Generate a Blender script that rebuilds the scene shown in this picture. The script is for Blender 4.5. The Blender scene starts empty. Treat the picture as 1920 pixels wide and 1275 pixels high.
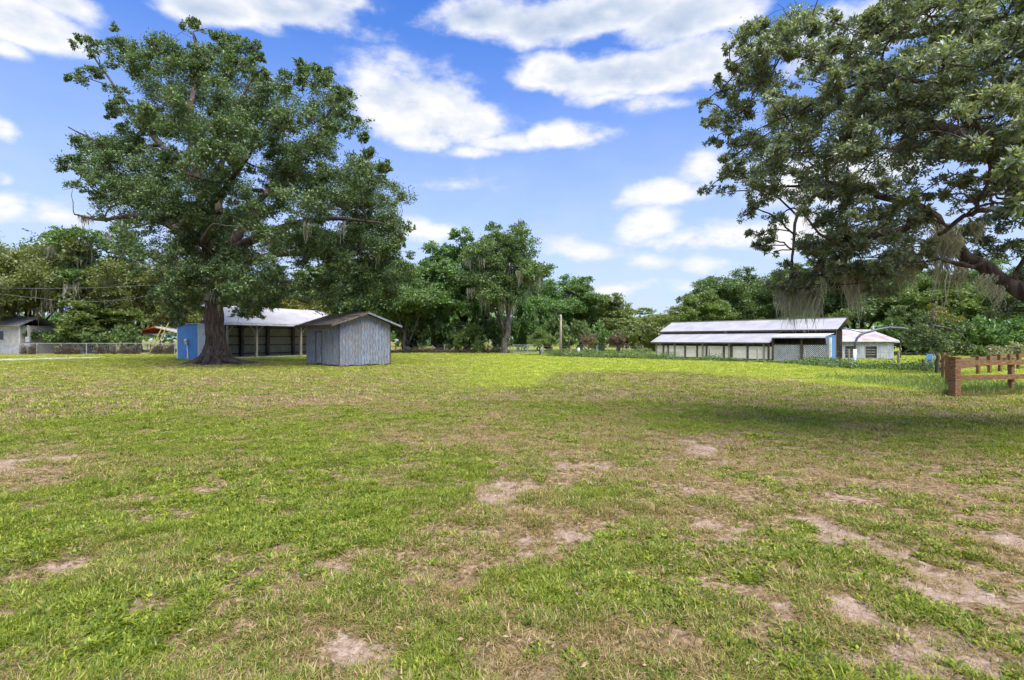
import bpy, math, random
import numpy as np
from mathutils import Vector, Matrix

SC = bpy.context.scene
COL = SC.collection
R = math.radians
# ------------------------------------------------------------------ camera, sky, sun, exposure
H, F, HY = 1.75, 960.0, 637.5          # eye height (m), focal length and horizon row of a 1920 px wide picture
cam = bpy.data.cameras.new('camera'); cam.lens = 18.0; cam.sensor_width = 36.0
cam.clip_start = 0.05; cam.clip_end = 6000
camo = bpy.data.objects.new('camera', cam); COL.objects.link(camo)
camo.location = (0, 0, H); camo.rotation_euler = (R(90), 0, 0)
SC.camera = camo
SUN_EL, SUN_AZ = R(62), R(152)         # azimuth clockwise from +Y (behind the camera, to the right)
SUN_DIR = Vector((math.sin(SUN_AZ)*math.cos(SUN_EL), math.cos(SUN_AZ)*math.cos(SUN_EL), math.sin(SUN_EL)))
sl = bpy.data.lights.new('sun', 'SUN'); sl.energy = 1.5; sl.angle = R(55); sl.color = (1.0, .955, .88)
slo = bpy.data.objects.new('sun', sl); COL.objects.link(slo)
slo.rotation_euler = SUN_DIR.to_track_quat('Z', 'Y').to_euler()
SC.view_settings.view_transform = 'Standard'; SC.view_settings.look = 'None'
SC.view_settings.exposure = 2.35; SC.view_settings.gamma = 1.0
SC.view_settings.use_curve_mapping = False
SC.cycles.max_bounces = 5; SC.cycles.use_adaptive_sampling = True; SC.cycles.adaptive_threshold = 0.03; SC.cycles.transparent_max_bounces = 6
SC.cycles.diffuse_bounces = 3; SC.cycles.glossy_bounces = 2; SC.cycles.transmission_bounces = 4
SC.cycles.use_denoising = True

class NT:
    """small node-tree helper"""
    def __init__(s, tree): s.t = tree; s.n = tree.nodes; s.l = tree.links
    def node(s, kind, **kw):
        n = s.n.new(kind)
        for k, v in kw.items(): setattr(n, k, v)
        return n
    def put(s, sock, v):
        if isinstance(v, (int, float)): sock.default_value = v
        elif isinstance(v, (tuple, list)): sock.default_value = tuple(v) if len(v) == len(sock.default_value) else tuple(v) + (1,)
        else: s.l.new(v, sock)
    def math(s, op, a, b=0.0, c=0.0, clamp=False):
        n = s.node('ShaderNodeMath', operation=op); n.use_clamp = clamp
        s.put(n.inputs[0], a); s.put(n.inputs[1], b); s.put(n.inputs[2], c)
        return n.outputs[0]
    def smooth(s, v, a, b, x=0.0, y=1.0):
        n = s.node('ShaderNodeMapRange', interpolation_type='SMOOTHSTEP')
        s.put(n.inputs[0], v); s.put(n.inputs[1], a); s.put(n.inputs[2], b); s.put(n.inputs[3], x); s.put(n.inputs[4], y)
        return n.outputs[0]
    def mix(s, f, a, b, mode='MIX'):
        n = s.node('ShaderNodeMix', data_type='RGBA', blend_type=mode)
        s.put(n.inputs[0], f); s.put(n.inputs[6], a); s.put(n.inputs[7], b)
        return n.outputs[2]
    def noise(s, vec, scale, detail=4, rough=.55, out=0):
        n = s.node('ShaderNodeTexNoise'); n.inputs['Scale'].default_value = scale
        n.inputs['Detail'].default_value = detail; n.inputs['Roughness'].default_value = rough
        if vec is not None: s.l.new(vec, n.inputs['Vector'])
        return n.outputs[out]
    def ramp(s, f, stops):
        n = s.node('ShaderNodeValToRGB'); e = n.color_ramp.elements
        while len(e) < len(stops): e.new(.5)
        for i, (p, c) in enumerate(stops): e[i].position = p; e[i].color = tuple(c) + (1,)
        s.put(n.inputs[0], f); return n.outputs[0]
    def mapping(s, vec, scale=(1, 1, 1), loc=(0, 0, 0)):
        n = s.node('ShaderNodeMapping'); n.inputs['Scale'].default_value = scale; n.inputs['Location'].default_value = loc
        s.l.new(vec, n.inputs[0]); return n.outputs[0]

def azel(px, py):
    v = Vector(((px-960)/F, 1, (HY-py)/F)).normalized()
    return math.atan2(v.x, v.y), math.asin(v.z)

W = bpy.data.worlds.new('World'); SC.world = W; W.use_nodes = True
w = NT(W.node_tree); w.n.clear()
W.cycles.sampling_method = 'MANUAL'; W.cycles.sample_map_resolution = 512
wout = w.node('ShaderNodeOutputWorld'); wbg = w.node('ShaderNodeBackground'); wbg.inputs[1].default_value = 0.060
sky = w.node('ShaderNodeTexSky', sky_type='NISHITA'); sky.sun_disc = False
sky.sun_elevation = SUN_EL; sky.sun_rotation = SUN_AZ; sky.air_density = 1.0; sky.dust_density = 0.6; sky.ozone_density = 2.5
tc = w.node('ShaderNodeTexCoord'); gen = tc.outputs['Generated']
sep = w.node('ShaderNodeSeparateXYZ'); w.l.new(gen, sep.inputs[0])
az = w.math('ARCTAN2', sep.outputs[0], sep.outputs[1]); el = w.math('ARCSINE', sep.outputs[2])
# cumulus: soft ellipses by compass direction and height above the horizon, broken up with noise
CL = [  # px, py, half width px, half height px, weight
 (740,205,95,85,1.1),(800,215,120,75,1.1),(760,250,105,38,.9),(890,235,100,55,1.0),(955,268,80,30,.9),(1045,262,75,27,.95),(900,285,60,18,.6),(1110,265,50,22,.4),
 (1060,150,95,45,1.0),(1200,150,150,50,1.05),(1310,130,110,70,1.05),(1120,35,300,62,.95),(900,40,110,50,.85),(1290,40,130,70,1.0),(1150,190,70,20,.45),(1260,200,90,25,.4),
 (420,20,140,52,1.0),(560,25,130,60,1.05),(650,10,70,40,.9),(60,45,140,55,1.05),(20,85,50,25,.7),(150,10,70,40,.8),
 (10,245,50,32,.8),(100,405,55,34,.7),(5,340,25,18,.6),(15,395,60,40,.7),
 (1240,382,80,24,.62),(1215,430,60,32,.8),(1290,455,90,24,.7),(1370,440,95,36,.85),(1480,440,110,40,.8),(1560,330,190,60,.8),
 (1090,473,60,24,.5),(1212,490,42,22,.55),(1285,533,40,18,.5),(800,440,75,28,.45),(860,350,50,20,.3),(1330,495,60,16,.4),
 (1600,60,200,70,.8),(1320,330,44,36,.6),(1150,535,120,14,.3)]
blobs = []
for px, py, a, b, wt in CL:
    A, E = azel(px, py); A2, _ = azel(px+a, py); _, E2 = azel(px, py-b)
    blobs.append((A, E, abs(A2-A)*1.3, abs(E2-E)*1.3, wt))
rc = random.Random(5)
for i in range(14):                     # the same broken cumulus goes on round the rest of the sky
    A = R(rc.uniform(58, 302)); A = A if A < math.pi else A-2*math.pi
    E = R(rc.uniform(6, 62)); blobs.append((A, E, R(rc.uniform(9, 18))/max(.4, math.cos(E)), R(rc.uniform(2.5, 6)), rc.uniform(.8, 1.1)))
wn = w.noise(gen, 5.0, 3, .5, out=1)
wsub = w.node('ShaderNodeVectorMath', operation='SUBTRACT'); w.l.new(wn, wsub.inputs[0]); wsub.inputs[1].default_value = (.5, .5, .5)
wsep = w.node('ShaderNodeSeparateXYZ'); w.l.new(wsub.outputs[0], wsep.inputs[0])
cxy = w.node('ShaderNodeCombineXYZ')
w.l.new(w.math('MULTIPLY_ADD', wsep.outputs[0], .10, az), cxy.inputs[0]); w.l.new(w.math('MULTIPLY_ADD', wsep.outputs[2], .07, el), cxy.inputs[1])
def vm(op, a, b, c=None):
    n = w.node('ShaderNodeVectorMath', operation=op)
    for i, x in enumerate((a, b, c)):
        if x is not None: w.put(n.inputs[i], x)
    return n.outputs['Value'] if op == 'LENGTH' else n.outputs[0]
acc = None
for A, E, ra, re, wt in blobs:
    q = vm('MULTIPLY_ADD', cxy.outputs[0], (1/ra, 1/re, 0), (-A/ra, -E/re, 0))
    q = vm('MAXIMUM', q, vm('MULTIPLY', q, (-1, -1.45, 0)))          # flatter bases than tops
    d = w.math('MULTIPLY_ADD', vm('LENGTH', q, None), -wt, wt)
    acc = d if acc is None else w.math('MAXIMUM', acc, d)
cvec = w.mapping(gen, (1, 1, 1.9))
n1 = w.noise(cvec, 8.0, 8, .59)
n2 = w.noise(w.mapping(gen, (1, 1, 1.9), (0, .012, -.05)), 8.0, 4, .59)
dens = w.math('ADD', acc, w.math('MULTIPLY_ADD', n1, 1.75, -.95))
alpha = w.smooth(dens, -.06, .52)
thin = w.math('MULTIPLY', w.smooth(w.noise(w.mapping(gen, (1, 1, 4)), 3.2, 3, .6), .52, .8), .35)
veil = w.math('MULTIPLY', w.smooth(el, .0, .60, .85, 0.0), w.math('MULTIPLY_ADD', n1, .7, .65))
lit = w.math('ADD', w.math('MULTIPLY', w.math('SUBTRACT', n1, n2), 1.5), w.math('MULTIPLY_ADD', acc, -.12, .88))
lit = w.math('SUBTRACT', lit, w.math('MULTIPLY', w.math('MULTIPLY', w.smooth(dens, .15, .8), w.smooth(el, .32, .56, .10, 1.0)), .55), clamp=True)
cc = w.ramp(lit, [(0.0, (1.35, 1.75, 2.5)), (.42, (2.3, 2.55, 3.0)), (.75, (3.3, 3.32, 3.4))])
skc = w.node('ShaderNodeHueSaturation'); skc.inputs['Saturation'].default_value = 1.12; skc.inputs['Value'].default_value = 1.0
w.l.new(sky.outputs[0], skc.inputs['Color'])
up = w.smooth(sep.outputs[2], -.02, .01)
blue = w.mix(1.0, skc.outputs[0], (.40, .58, .90), 'MULTIPLY')
base = w.mix(w.math('MAXIMUM', veil, thin), blue, (2.35, 2.6, 3.15))
full = w.mix(w.math('MULTIPLY', alpha, up), base, cc)
w.l.new(full, wbg.inputs[0]); w.l.new(wbg.outputs[0], wout.inputs[0])

# ------------------------------------------------------------------ general helpers
rng = np.random.default_rng(11)
def nrmz(a): return a/np.maximum(np.linalg.norm(a, axis=-1, keepdims=True), 1e-9)
def G(px, py):
    d = H*F/(py-HY); return Vector(((px-960)/F*d, d, 0))
def P(px, py, d): return Vector(((px-960)/F*d, d, H+(HY-py)/F*d))
TAB = np.random.default_rng(3).random((256, 256))
def vnoise(x, y, s=0):
    x = np.asarray(x, float)+s*17.3; y = np.asarray(y, float)+s*31.7
    xi = np.floor(x).astype(int); yi = np.floor(y).astype(int); fx = x-xi; fy = y-yi
    fx = fx*fx*(3-2*fx); fy = fy*fy*(3-2*fy)
    a = TAB[xi & 255, yi & 255]; b = TAB[(xi+1) & 255, yi & 255]; c = TAB[xi & 255, (yi+1) & 255]; d = TAB[(xi+1) & 255, (yi+1) & 255]
    return (a*(1-fx)+b*fx)*(1-fy)+(c*(1-fx)+d*fx)*fy
def fbm(x, y, f, o=4, s=0):
    t = 0; amp = 1; tot = 0
    for k in range(o): t = t+amp*vnoise(np.asarray(x)*f, np.asarray(y)*f, s+k); tot += amp; amp *= .55; f *= 2.03
    return t/tot
def sstep(v, a, b):
    t = np.clip((v-a)/(b-a), 0, 1); return t*t*(3-2*t)

def tag(o, label=None, cat=None, group=None, kind=None):
    for k, v in (('label', label), ('category', cat), ('group', group), ('kind', kind)):
        if v: o[k] = v
    return o
def empty(name, loc, label=None, cat=None, group=None, rz=0):
    o = bpy.data.objects.new(name, None); COL.objects.link(o); o.location = loc; o.rotation_euler.z = rz
    o.empty_display_size = .2
    return tag(o, label, cat, group)
def link(name, me, mat, parent=None, kind=None):
    o = bpy.data.objects.new(name, me); COL.objects.link(o)
    if mat and not me.materials: me.materials.append(mat)
    if parent:
        o.parent = parent
        o.matrix_parent_inverse = world_of(parent).inverted()
    if kind: o['kind'] = kind
    return o
def world_of(o):
    m = Matrix.Translation(o.location) @ o.rotation_euler.to_matrix().to_4x4()
    if o.parent: m = world_of(o.parent) @ o.matrix_parent_inverse @ m
    return m
def np_mesh(name, v, f, smooth=False):
    """v (n,3); f (m,3|4) arrays"""
    me = bpy.data.meshes.new(name); v = np.asarray(v, np.float32); f = np.asarray(f, np.int32)
    k = f.shape[1]
    me.vertices.add(len(v)); me.vertices.foreach_set('co', v.ravel())
    me.loops.add(f.size); me.loops.foreach_set('vertex_index', f.ravel())
    me.polygons.add(len(f)); me.polygons.foreach_set('loop_start', np.arange(0, f.size, k, dtype=np.int32))
    me.polygons.foreach_set('loop_total', np.full(len(f), k, np.int32))
    if smooth: me.polygons.foreach_set('use_smooth', np.ones(len(f), bool))
    me.update(calc_edges=True); return me

class MB:
    def __init__(s): s.v = []; s.f = []
    def add(s, vs, fs):
        o = len(s.v); s.v += [tuple(p) for p in vs]; s.f += [tuple(i+o for i in q) for q in fs]
    def hexa(s, p):                     # 8 corners: bottom ring 0-3, top ring 4-7
        s.add(p, [(3, 2, 1, 0), (4, 5, 6, 7), (0, 1, 5, 4), (1, 2, 6, 5), (2, 3, 7, 6), (3, 0, 4, 7)])
    def box(s, o, u, v, wv, a, b, c):   # origin + ranges along three axes
        q = lambda x, y, z: o+u*x+v*y+wv*z
        s.hexa([q(a[0], b[0], c[0]), q(a[1], b[0], c[0]), q(a[1], b[1], c[0]), q(a[0], b[1], c[0]),
                q(a[0], b[0], c[1]), q(a[1], b[0], c[1]), q(a[1], b[1], c[1]), q(a[0], b[1], c[1])])
    def bar(s, p, q, wd, th, up=Vector((0, 0, 1))):
        d = (q-p); L = d.length; d = d/L
        sd = d.cross(up); sd = sd.normalized() if sd.length > 1e-4 else Vector((1, 0, 0))
        n = sd.cross(d)
        s.box(p, d, sd, n, (0, L), (-wd/2, wd/2), (-th/2, th/2))
    def tube(s, pts, rad, n=8, cap=True, fn=None):
        pts = [Vector(p) for p in pts]; m = len(pts); o = len(s.v)
        ref = Vector((.31, .17, .93)).normalized(); prev = None
        for i, p in enumerate(pts):
            t = (pts[min(i+1, m-1)]-pts[max(i-1, 0)])
            t = t.normalized() if t.length > 1e-6 else Vector((0, 0, 1))
            if prev is None:
                a = t.cross(ref if abs(t.dot(ref)) < .9 else Vector((1, 0, 0))).normalized()
            else:
                a = (prev-t*prev.dot(t)).normalized()
            prev = a; b = t.cross(a)
            r = rad[i] if hasattr(rad, '__len__') else rad
            for k in range(n):
                th = 2*math.pi*k/n; rr = r*(fn(i, th) if fn else 1)
                s.v.append(tuple(p+a*(math.cos(th)*rr)+b*(math.sin(th)*rr)))
        for i in range(m-1):
            for k in range(n):
                k2 = (k+1) % n
                s.f.append((o+i*n+k, o+i*n+k2, o+(i+1)*n+k2, o+(i+1)*n+k))
        if cap:
            s.f.append(tuple(o+k for k in range(n))[::-1]); s.f.append(tuple(o+(m-1)*n+k for k in range(n)))
    def rib_sheet(s, o, u, L, v, Hh, n, pitch=.23, amp=.022, th=.006, rel=.22):
        """corrugated metal sheet: ribs run along v, spaced along u, raised along n"""
        x = 0; pr = []
        while x < L-1e-6:
            for fx, h in ((0, 0), (rel*.9, 0), (rel*1.25, amp), (rel*1.9, amp), (rel*2.25, 0)):
                if x+fx*pitch < L: pr.append((x+fx*pitch, h))
            x += pitch
        pr.append((L, 0)); m = len(pr); vs = []
        for (a, h) in pr:
            for e in (0, Hh):
                vs.append(o+u*a+n*h+v*e); vs.append(o+u*a+n*(h-th)+v*e)
        fs = []
        for i in range(m-1):
            b = 4*i; c = b+4
            fs += [(b, c, c+2, b+2), (b+1, b+3, c+3, c+1), (b, b+1, c+1, c), (b+2, c+2, c+3, b+3)]
        fs += [(0, 2, 3, 1), (4*m-4, 4*m-3, 4*m-1, 4*m-2)]
        s.add(vs, fs)
    def mesh(s, name, smooth=False):
        me = bpy.data.meshes.new(name); me.from_pydata(s.v, [], s.f)
        if smooth: me.polygons.foreach_set('use_smooth', np.ones(len(me.polygons), bool))
        me.update(); return me
    def build(s, name, mat, parent=None, smooth=False, kind=None):
        return link(name, s.mesh(name, smooth), mat, parent, kind)
Z = Vector((0, 0, 1))
def copy_tree(o, parent=None):
    c = o.copy(); COL.objects.link(c)
    if parent: c.parent = parent
    for ch in [x for x in o.children]: copy_tree(ch, c)
    return c

# ------------------------------------------------------------------ materials
def mat(name, fn):
    m = bpy.data.materials.new(name); m.use_nodes = True
    t = NT(m.node_tree); t.n.clear(); out = t.node('ShaderNodeOutputMaterial')
    t.l.new(fn(t), out.inputs[0]); return m
def principled(t, col, rough=.7, metal=0, spec=.4, bump=None, bs=.3, bd=.02):
    p = t.node('ShaderNodeBsdfPrincipled'); t.put(p.inputs['Base Color'], col); t.put(p.inputs['Roughness'], rough)
    p.inputs['Metallic'].default_value = metal; p.inputs['Specular IOR Level'].default_value = spec
    if bump is not None:
        b = t.node('ShaderNodeBump'); b.inputs['Strength'].default_value = bs; b.inputs['Distance'].default_value = bd
        t.l.new(bump, b.inputs['Height']); t.l.new(b.outputs[0], p.inputs['Normal'])
    return p.outputs[0]
def ocoord(t): return t.node('ShaderNodeTexCoord').outputs['Object']
def simple(name, c1, c2, scale=3, rough=.75, stretch=(1, 1, 1), metal=0, spec=.3, bs=.25, lo=.35, hi=.65, detail=5):
    def fn(t):
        v = t.mapping(ocoord(t), stretch); n = t.noise(v, scale, detail, .6)
        return principled(t, t.ramp(n, [(lo, c1), (hi, c2)]), rough, metal, spec, n, bs, .015)
    return mat(name, fn)
def leafmat(name, stops, trans=.34, gloss=.05, rough=.5, tcol=1.5):
    def fn(t):
        g = t.node('ShaderNodeNewGeometry'); oi = t.node('ShaderNodeObjectInfo')
        c = t.ramp(g.outputs['Random Per Island'], stops)
        hs = t.node('ShaderNodeHueSaturation'); t.l.new(c, hs.inputs['Color'])
        t.put(hs.inputs['Hue'], t.math('MULTIPLY_ADD', oi.outputs['Random'], .03, .485))
        t.put(hs.inputs['Value'], t.math('MULTIPLY_ADD', oi.outputs['Random'], .35, .85))
        c = hs.outputs[0]
        d = t.node('ShaderNodeBsdfDiffuse'); t.l.new(c, d.inputs[0])
        tr = t.node('ShaderNodeBsdfTranslucent')
        t.l.new(t.mix(1.0, c, (tcol, tcol*1.05, tcol*.55), 'MULTIPLY'), tr.inputs[0])
        gl = t.node('ShaderNodeBsdfGlossy'); gl.inputs['Roughness'].default_value = rough; gl.inputs[0].default_value = (.9, .95, 1, 1)
        m1 = t.node('ShaderNodeMixShader'); m1.inputs[0].default_value = trans; t.l.new(d.outputs[0], m1.inputs[1]); t.l.new(tr.outputs[0], m1.inputs[2])
        m2 = t.node('ShaderNodeMixShader'); m2.inputs[0].default_value = gloss; t.l.new(m1.outputs[0], m2.inputs[1]); t.l.new(gl.outputs[0], m2.inputs[2])
        return m2.outputs[0]
    return mat(name, fn)
M = {}
M['oak_leaf'] = leafmat('oak_leaf', [(0, (0.032, 0.056, 0.018)), (.4, (0.067, 0.110, 0.030)), (.8, (0.135, 0.196, 0.048)), (.97, (0.227, 0.280, 0.080)), (1, (0.281, 0.224, 0.090))])
M['oak_leaf_near'] = leafmat('oak_leaf_near', [(0, (.065, .095, .042)), (.4, (.15, .205, .085)), (.8, (.23, .285, .135)), (.97, (.36, .39, .21)), (1, (.40, .32, .16))], gloss=.08, rough=.42, trans=.46, tcol=1.8)
M['far_leaf'] = leafmat('far_leaf', [(0, (0.040, 0.077, 0.020)), (.4, (0.094, 0.163, 0.037)), (.8, (0.165, 0.250, 0.055)), (1, (0.253, 0.338, 0.088))])
M['pale_leaf'] = leafmat('pale_leaf', [(0, (0.088, 0.131, 0.021)), (.6, (0.141, 0.191, 0.032)), (1, (0.211, 0.242, 0.053))])
M['olive_leaf'] = leafmat('olive_leaf', [(0, (0.099, 0.143, 0.033)), (.6, (0.164, 0.209, 0.044)), (1, (0.263, 0.268, 0.066))])
M['yellow_leaf'] = leafmat('yellow_leaf', [(0, (.10, .14, .02)), (.5, (.22, .22, .03)), (1, (.34, .28, .05))])
M['rust_leaf'] = leafmat('rust_leaf', [(0, (.09, .10, .04)), (.5, (.20, .13, .08)), (1, (.30, .15, .11))])
M['tan_brush'] = leafmat('tan_brush', [(0, (.13, .15, .05)), (.5, (.24, .22, .11)), (1, (.36, .30, .18))])
M['dead_vine'] = leafmat('dead_vine', [(0, (.10, .075, .05)), (.6, (.20, .155, .11)), (1, (.12, .13, .05))], trans=.15)
M['moss'] = leafmat('moss', [(0, (.26, .25, .18)), (.6, (.40, .385, .285)), (1, (.52, .49, .38))], trans=.3, gloss=0, tcol=1.2)
def bark(t):
    v = ocoord(t); a = t.noise(t.mapping(v, (1, 1, .16)), 9, 6, .65); b = t.noise(v, 1.1, 4)
    c = t.mix(b, t.ramp(a, [(.38, (.030, .022, .017)), (.7, (.155, .112, .084))]), t.ramp(a, [(.38, (.045, .035, .028)), (.7, (.19, .155, .125))]))
    return principled(t, c, .9, 0, .15, a, .9, .05)
M['bark'] = mat('bark', bark)
M['grey_bark'] = simple('grey_bark', (.055, .046, .038), (.17, .145, .12), 8, .9, (1, 1, .2), bs=.8)
def weathered(t):
    """old blue-grey paint flaking off vertical boards, bare brown wood near the edges"""
    v = ocoord(t); oi = t.node('ShaderNodeObjectInfo')
    st = t.noise(t.mapping(v, (6, 6, .7)), 4, 7, .65); big = t.noise(t.mapping(v, (1, 1, .6)), 1.6, 5, .6); fine = t.noise(t.mapping(v, (1, 1, .25)), 22, 4, .6)
    paint = t.ramp(st, [(.32, (.08, .105, .135)), (.5, (.185, .225, .27)), (.66, (.42, .44, .46))])
    wood = t.ramp(fine, [(.3, (.10, .085, .07)), (.7, (.30, .26, .22))])
    k = t.math('ADD', t.math('MULTIPLY', big, .65), t.math('MULTIPLY', fine, .5))
    f = t.smooth(k, .56, .68)
    c = t.mix(f, paint, wood)
    c = t.mix(t.smooth(t.math('ADD', t.math('MULTIPLY', st, .7), t.math('MULTIPLY', fine, .4)), .62, .7), c, (.46, .47, .46))
    c = t.mix(t.math('MULTIPLY', oi.outputs['Random'], .35), c, (.16, .155, .15))
    return principled(t, c, .85, 0, .2, fine, .5, .01)
M['weathered'] = mat('weathered', weathered)
M['old_shingle'] = simple('old_shingle', (.06, .048, .038), (.22, .185, .15), 5, .95, (1, 1, 1), bs=.8, detail=9)
def galv(name, c1, c2, rust=None):
    def fn(t):
        v = ocoord(t); n = t.noise(v, .9, 6, .6); s = t.noise(v, 5, 5, .65)
        c = t.ramp(n, [(.3, c1), (.7, c2)])
        c = t.mix(t.smooth(s, .56, .8, 0, .35), c, (c1[0]*.6, c1[1]*.58, c1[2]*.56))
        if rust: c = t.mix(t.smooth(t.noise(v, .8, 6, .65), .50, .62, 0, .75), c, rust)
        return principled(t, c, .6, .08, .35)
    return mat(name, fn)
M['roof_metal'] = galv('roof_metal', (.40, .375, .36), (.54, .51, .49))
M['roof_grey'] = galv('roof_grey', (.29, .28, .28), (.41, .395, .395))
M['roof_rusty'] = galv('roof_rusty', (.42, .38, .37), (.54, .50, .49), (.42, .22, .17))
M['blue_metal'] = galv('blue_metal', (.06, .19, .42), (.085, .23, .48))
M['pale_blue_metal'] = galv('pale_blue_metal', (.10, .24, .46), (.16, .31, .54))
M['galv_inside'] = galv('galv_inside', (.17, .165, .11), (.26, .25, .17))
M['white_trim'] = simple('white_trim', (.55, .55, .54), (.78, .78, .77), 2, .6)
M['white_board'] = simple('white_board', (.27, .28, .28), (.46, .47, .47), 3, .7, (2, 2, .3))
M['white_panel'] = simple('white_panel', (.74, .64, .48), (.88, .80, .66), 1.3, .8, (1, 1, .8), lo=.3, hi=.6, detail=7)
M['post_wood'] = simple('post_wood', (.20, .165, .12), (.40, .345, .26), 6, .85, (1, 1, .12))
M['dark_wood'] = simple('dark_wood', (.045, .035, .028), (.12, .095, .07), 6, .85, (1, 1, .15))
def stain(t):
    v = ocoord(t); oi = t.node('ShaderNodeObjectInfo')
    g = t.noise(t.mapping(v, (.5, .5, 3.0)), 14, 6, .7); big = t.noise(v, 2.2, 4, .6)
    c = t.ramp(g, [(.34, (.065, .033, .014)), (.5, (.21, .115, .048)), (.68, (.42, .26, .13))])
    c = t.mix(t.smooth(big, .5, .72, 0, .6), c, (.22, .165, .12))
    c = t.mix(t.math('MULTIPLY', oi.outputs['Random'], .3), c, (.10, .05, .028))
    return principled(t, c, .85, 0, .15, g, .6, .01)
M['brown_stain'] = mat('brown_stain', stain)
M['concrete'] = simple('concrete', (.38, .35, .30), (.55, .51, .45), 2.5, .9)
M['steel'] = simple('steel', (.38, .39, .40), (.55, .56, .57), 4, .45, metal=.6)
M['dark_steel'] = simple('dark_steel', (.07, .075, .085), (.16, .165, .18), 4, .5, metal=.3)
M['white_pipe'] = simple('white_pipe', (.62, .63, .64), (.78, .78, .78), 4, .5)
M['yellow_guard'] = simple('yellow_guard', (.46, .38, .10), (.62, .53, .18), 4, .6)
M['red_metal'] = simple('red_metal', (.42, .06, .035), (.55, .11, .07), 2, .55)
M['cream_siding'] = simple('cream_siding', (.45, .42, .36), (.62, .59, .53), 2, .8)
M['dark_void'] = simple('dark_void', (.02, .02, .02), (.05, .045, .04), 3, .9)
M['glass'] = simple('glass', (.03, .035, .04), (.06, .065, .07), 2, .08, spec=.6, bs=0)
M['wire'] = simple('wire', (.22, .22, .22), (.34, .34, .34), 4, .5, metal=.4)
M['black_wire'] = simple('black_wire', (.16, .16, .16), (.24, .24, .24), 4, .5)
M['soil'] = simple('soil', (.12, .08, .055), (.24, .17, .12), 5, .95, bs=.6)

# ------------------------------------------------------------------ the lawn
SAND = [(950,935,75,30,1),(1095,875,60,14,.9),(1325,850,50,20,1),(1310,835,30,14,.9),(640,1225,75,40,1.15),(705,1210,70,22,1.0),(560,1160,70,22,1.0),(500,1205,50,28,.95),
 (120,1062,60,28,1.1),(185,1060,40,18,.7),(30,865,60,22,1.0),(110,860,40,10,.8),(40,905,50,20,.6),(690,1035,50,12,.8),(600,1100,55,16,.8),(620,1050,60,14,.5),(770,1090,40,22,.8),
 (910,1240,50,40,.8),(1595,930,60,16,1.0),(1575,1000,60,24,1.05),(1510,970,90,28,.8),(1400,1000,60,28,.8),(1085,1000,50,18,.8),(1300,1085,45,18,.9),(1600,1150,90,36,1.05),(1490,1150,50,30,.8),
 (1875,1010,70,24,1.0),(1880,1130,90,40,1.05),(1760,1205,80,50,.95),(1720,1080,60,26,.7),(1620,1070,30,14,.8),(1290,1225,60,28,.85),(1200,1215,45,30,.7),(1460,1210,40,26,.8),(1480,712,35,4,.8),(1250,760,50,8,.6),
 (1190,770,50,6,.5),(1700,748,60,8,.5),(1860,880,60,14,.5),(1830,930,70,20,.45),(1330,930,40,16,.5),(985,1275,60,30,.6),(350,1000,50,12,.4),(250,1120,50,16,.5),(240,1290,80,30,.5),(30,1140,50,24,.6)]
SAND = [(G(x, y), abs(G(x+a, y).x-G(x, y).x), max(.12, (G(x, y-b).y-G(x, y+b).y)/2), wt) for x, y, a, b, wt in SAND]
def sand_f(x, y):
    s = np.zeros_like(x); j = (fbm(x, y, 2.4, 4, 2)-.5)*1.8; k = (fbm(x, y, 8, 3, 7)-.5)*1.2
    for c, a, b, wt in SAND:
        r = np.sqrt(((x-c.x)/(a*.95))**2+((y-c.y)/(b*.95))**2)
        s = np.maximum(s, wt*np.clip(1.35-r, 0, 1))
    near = sstep(y, 9, 3)*sstep(x, -3.5, 1.5)
    return np.clip(sstep(s+j*1.0+k*1.1, .30, 1.25)+.75*near*sstep(j+k, .05, .6), 0, 1)
def worn_f(x, y):
    q = np.zeros_like(x)
    for c, a, b, wt in SAND: q = np.maximum(q, wt*np.exp(-((x-c.x)/(a*1.9+.15))**2-((y-c.y)/(b*1.9+.15))**2))
    return np.clip(q*(.55+.9*fbm(x, y, 3.1, 3, 51)), 0, 1)
EDGE = [(-2, 19), (.8, 20), (2.2, 26), (5.5, 28.5), (8.7, 27.5), (12.2, 21.5), (14, 17), (22, 13)]  # far edge of the shade on the lawn, painted through the grass colour
def sunlit_f(x, y):
    """1 on the far lawn painted as sunlit, 0 on the thin, worn turf painted as shaded"""
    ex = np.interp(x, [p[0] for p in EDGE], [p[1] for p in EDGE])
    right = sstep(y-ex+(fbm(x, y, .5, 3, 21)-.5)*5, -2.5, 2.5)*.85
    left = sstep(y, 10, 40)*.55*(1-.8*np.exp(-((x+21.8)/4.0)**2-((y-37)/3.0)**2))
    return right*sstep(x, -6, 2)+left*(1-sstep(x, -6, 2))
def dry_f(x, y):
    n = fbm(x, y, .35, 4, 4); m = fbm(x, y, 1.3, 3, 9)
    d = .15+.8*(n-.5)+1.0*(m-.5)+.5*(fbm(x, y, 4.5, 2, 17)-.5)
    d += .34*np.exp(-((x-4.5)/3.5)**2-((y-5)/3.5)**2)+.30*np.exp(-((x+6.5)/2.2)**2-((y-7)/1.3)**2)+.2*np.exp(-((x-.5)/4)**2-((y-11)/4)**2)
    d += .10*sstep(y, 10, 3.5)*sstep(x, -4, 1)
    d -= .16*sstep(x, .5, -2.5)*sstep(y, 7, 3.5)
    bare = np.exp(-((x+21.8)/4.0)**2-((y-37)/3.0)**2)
    return np.clip(np.clip(d, 0, 1)*(1-.72*sunlit_f(x, y))+.6*bare, 0, 1)  # straw thins out where the lawn is painted sunlit
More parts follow.
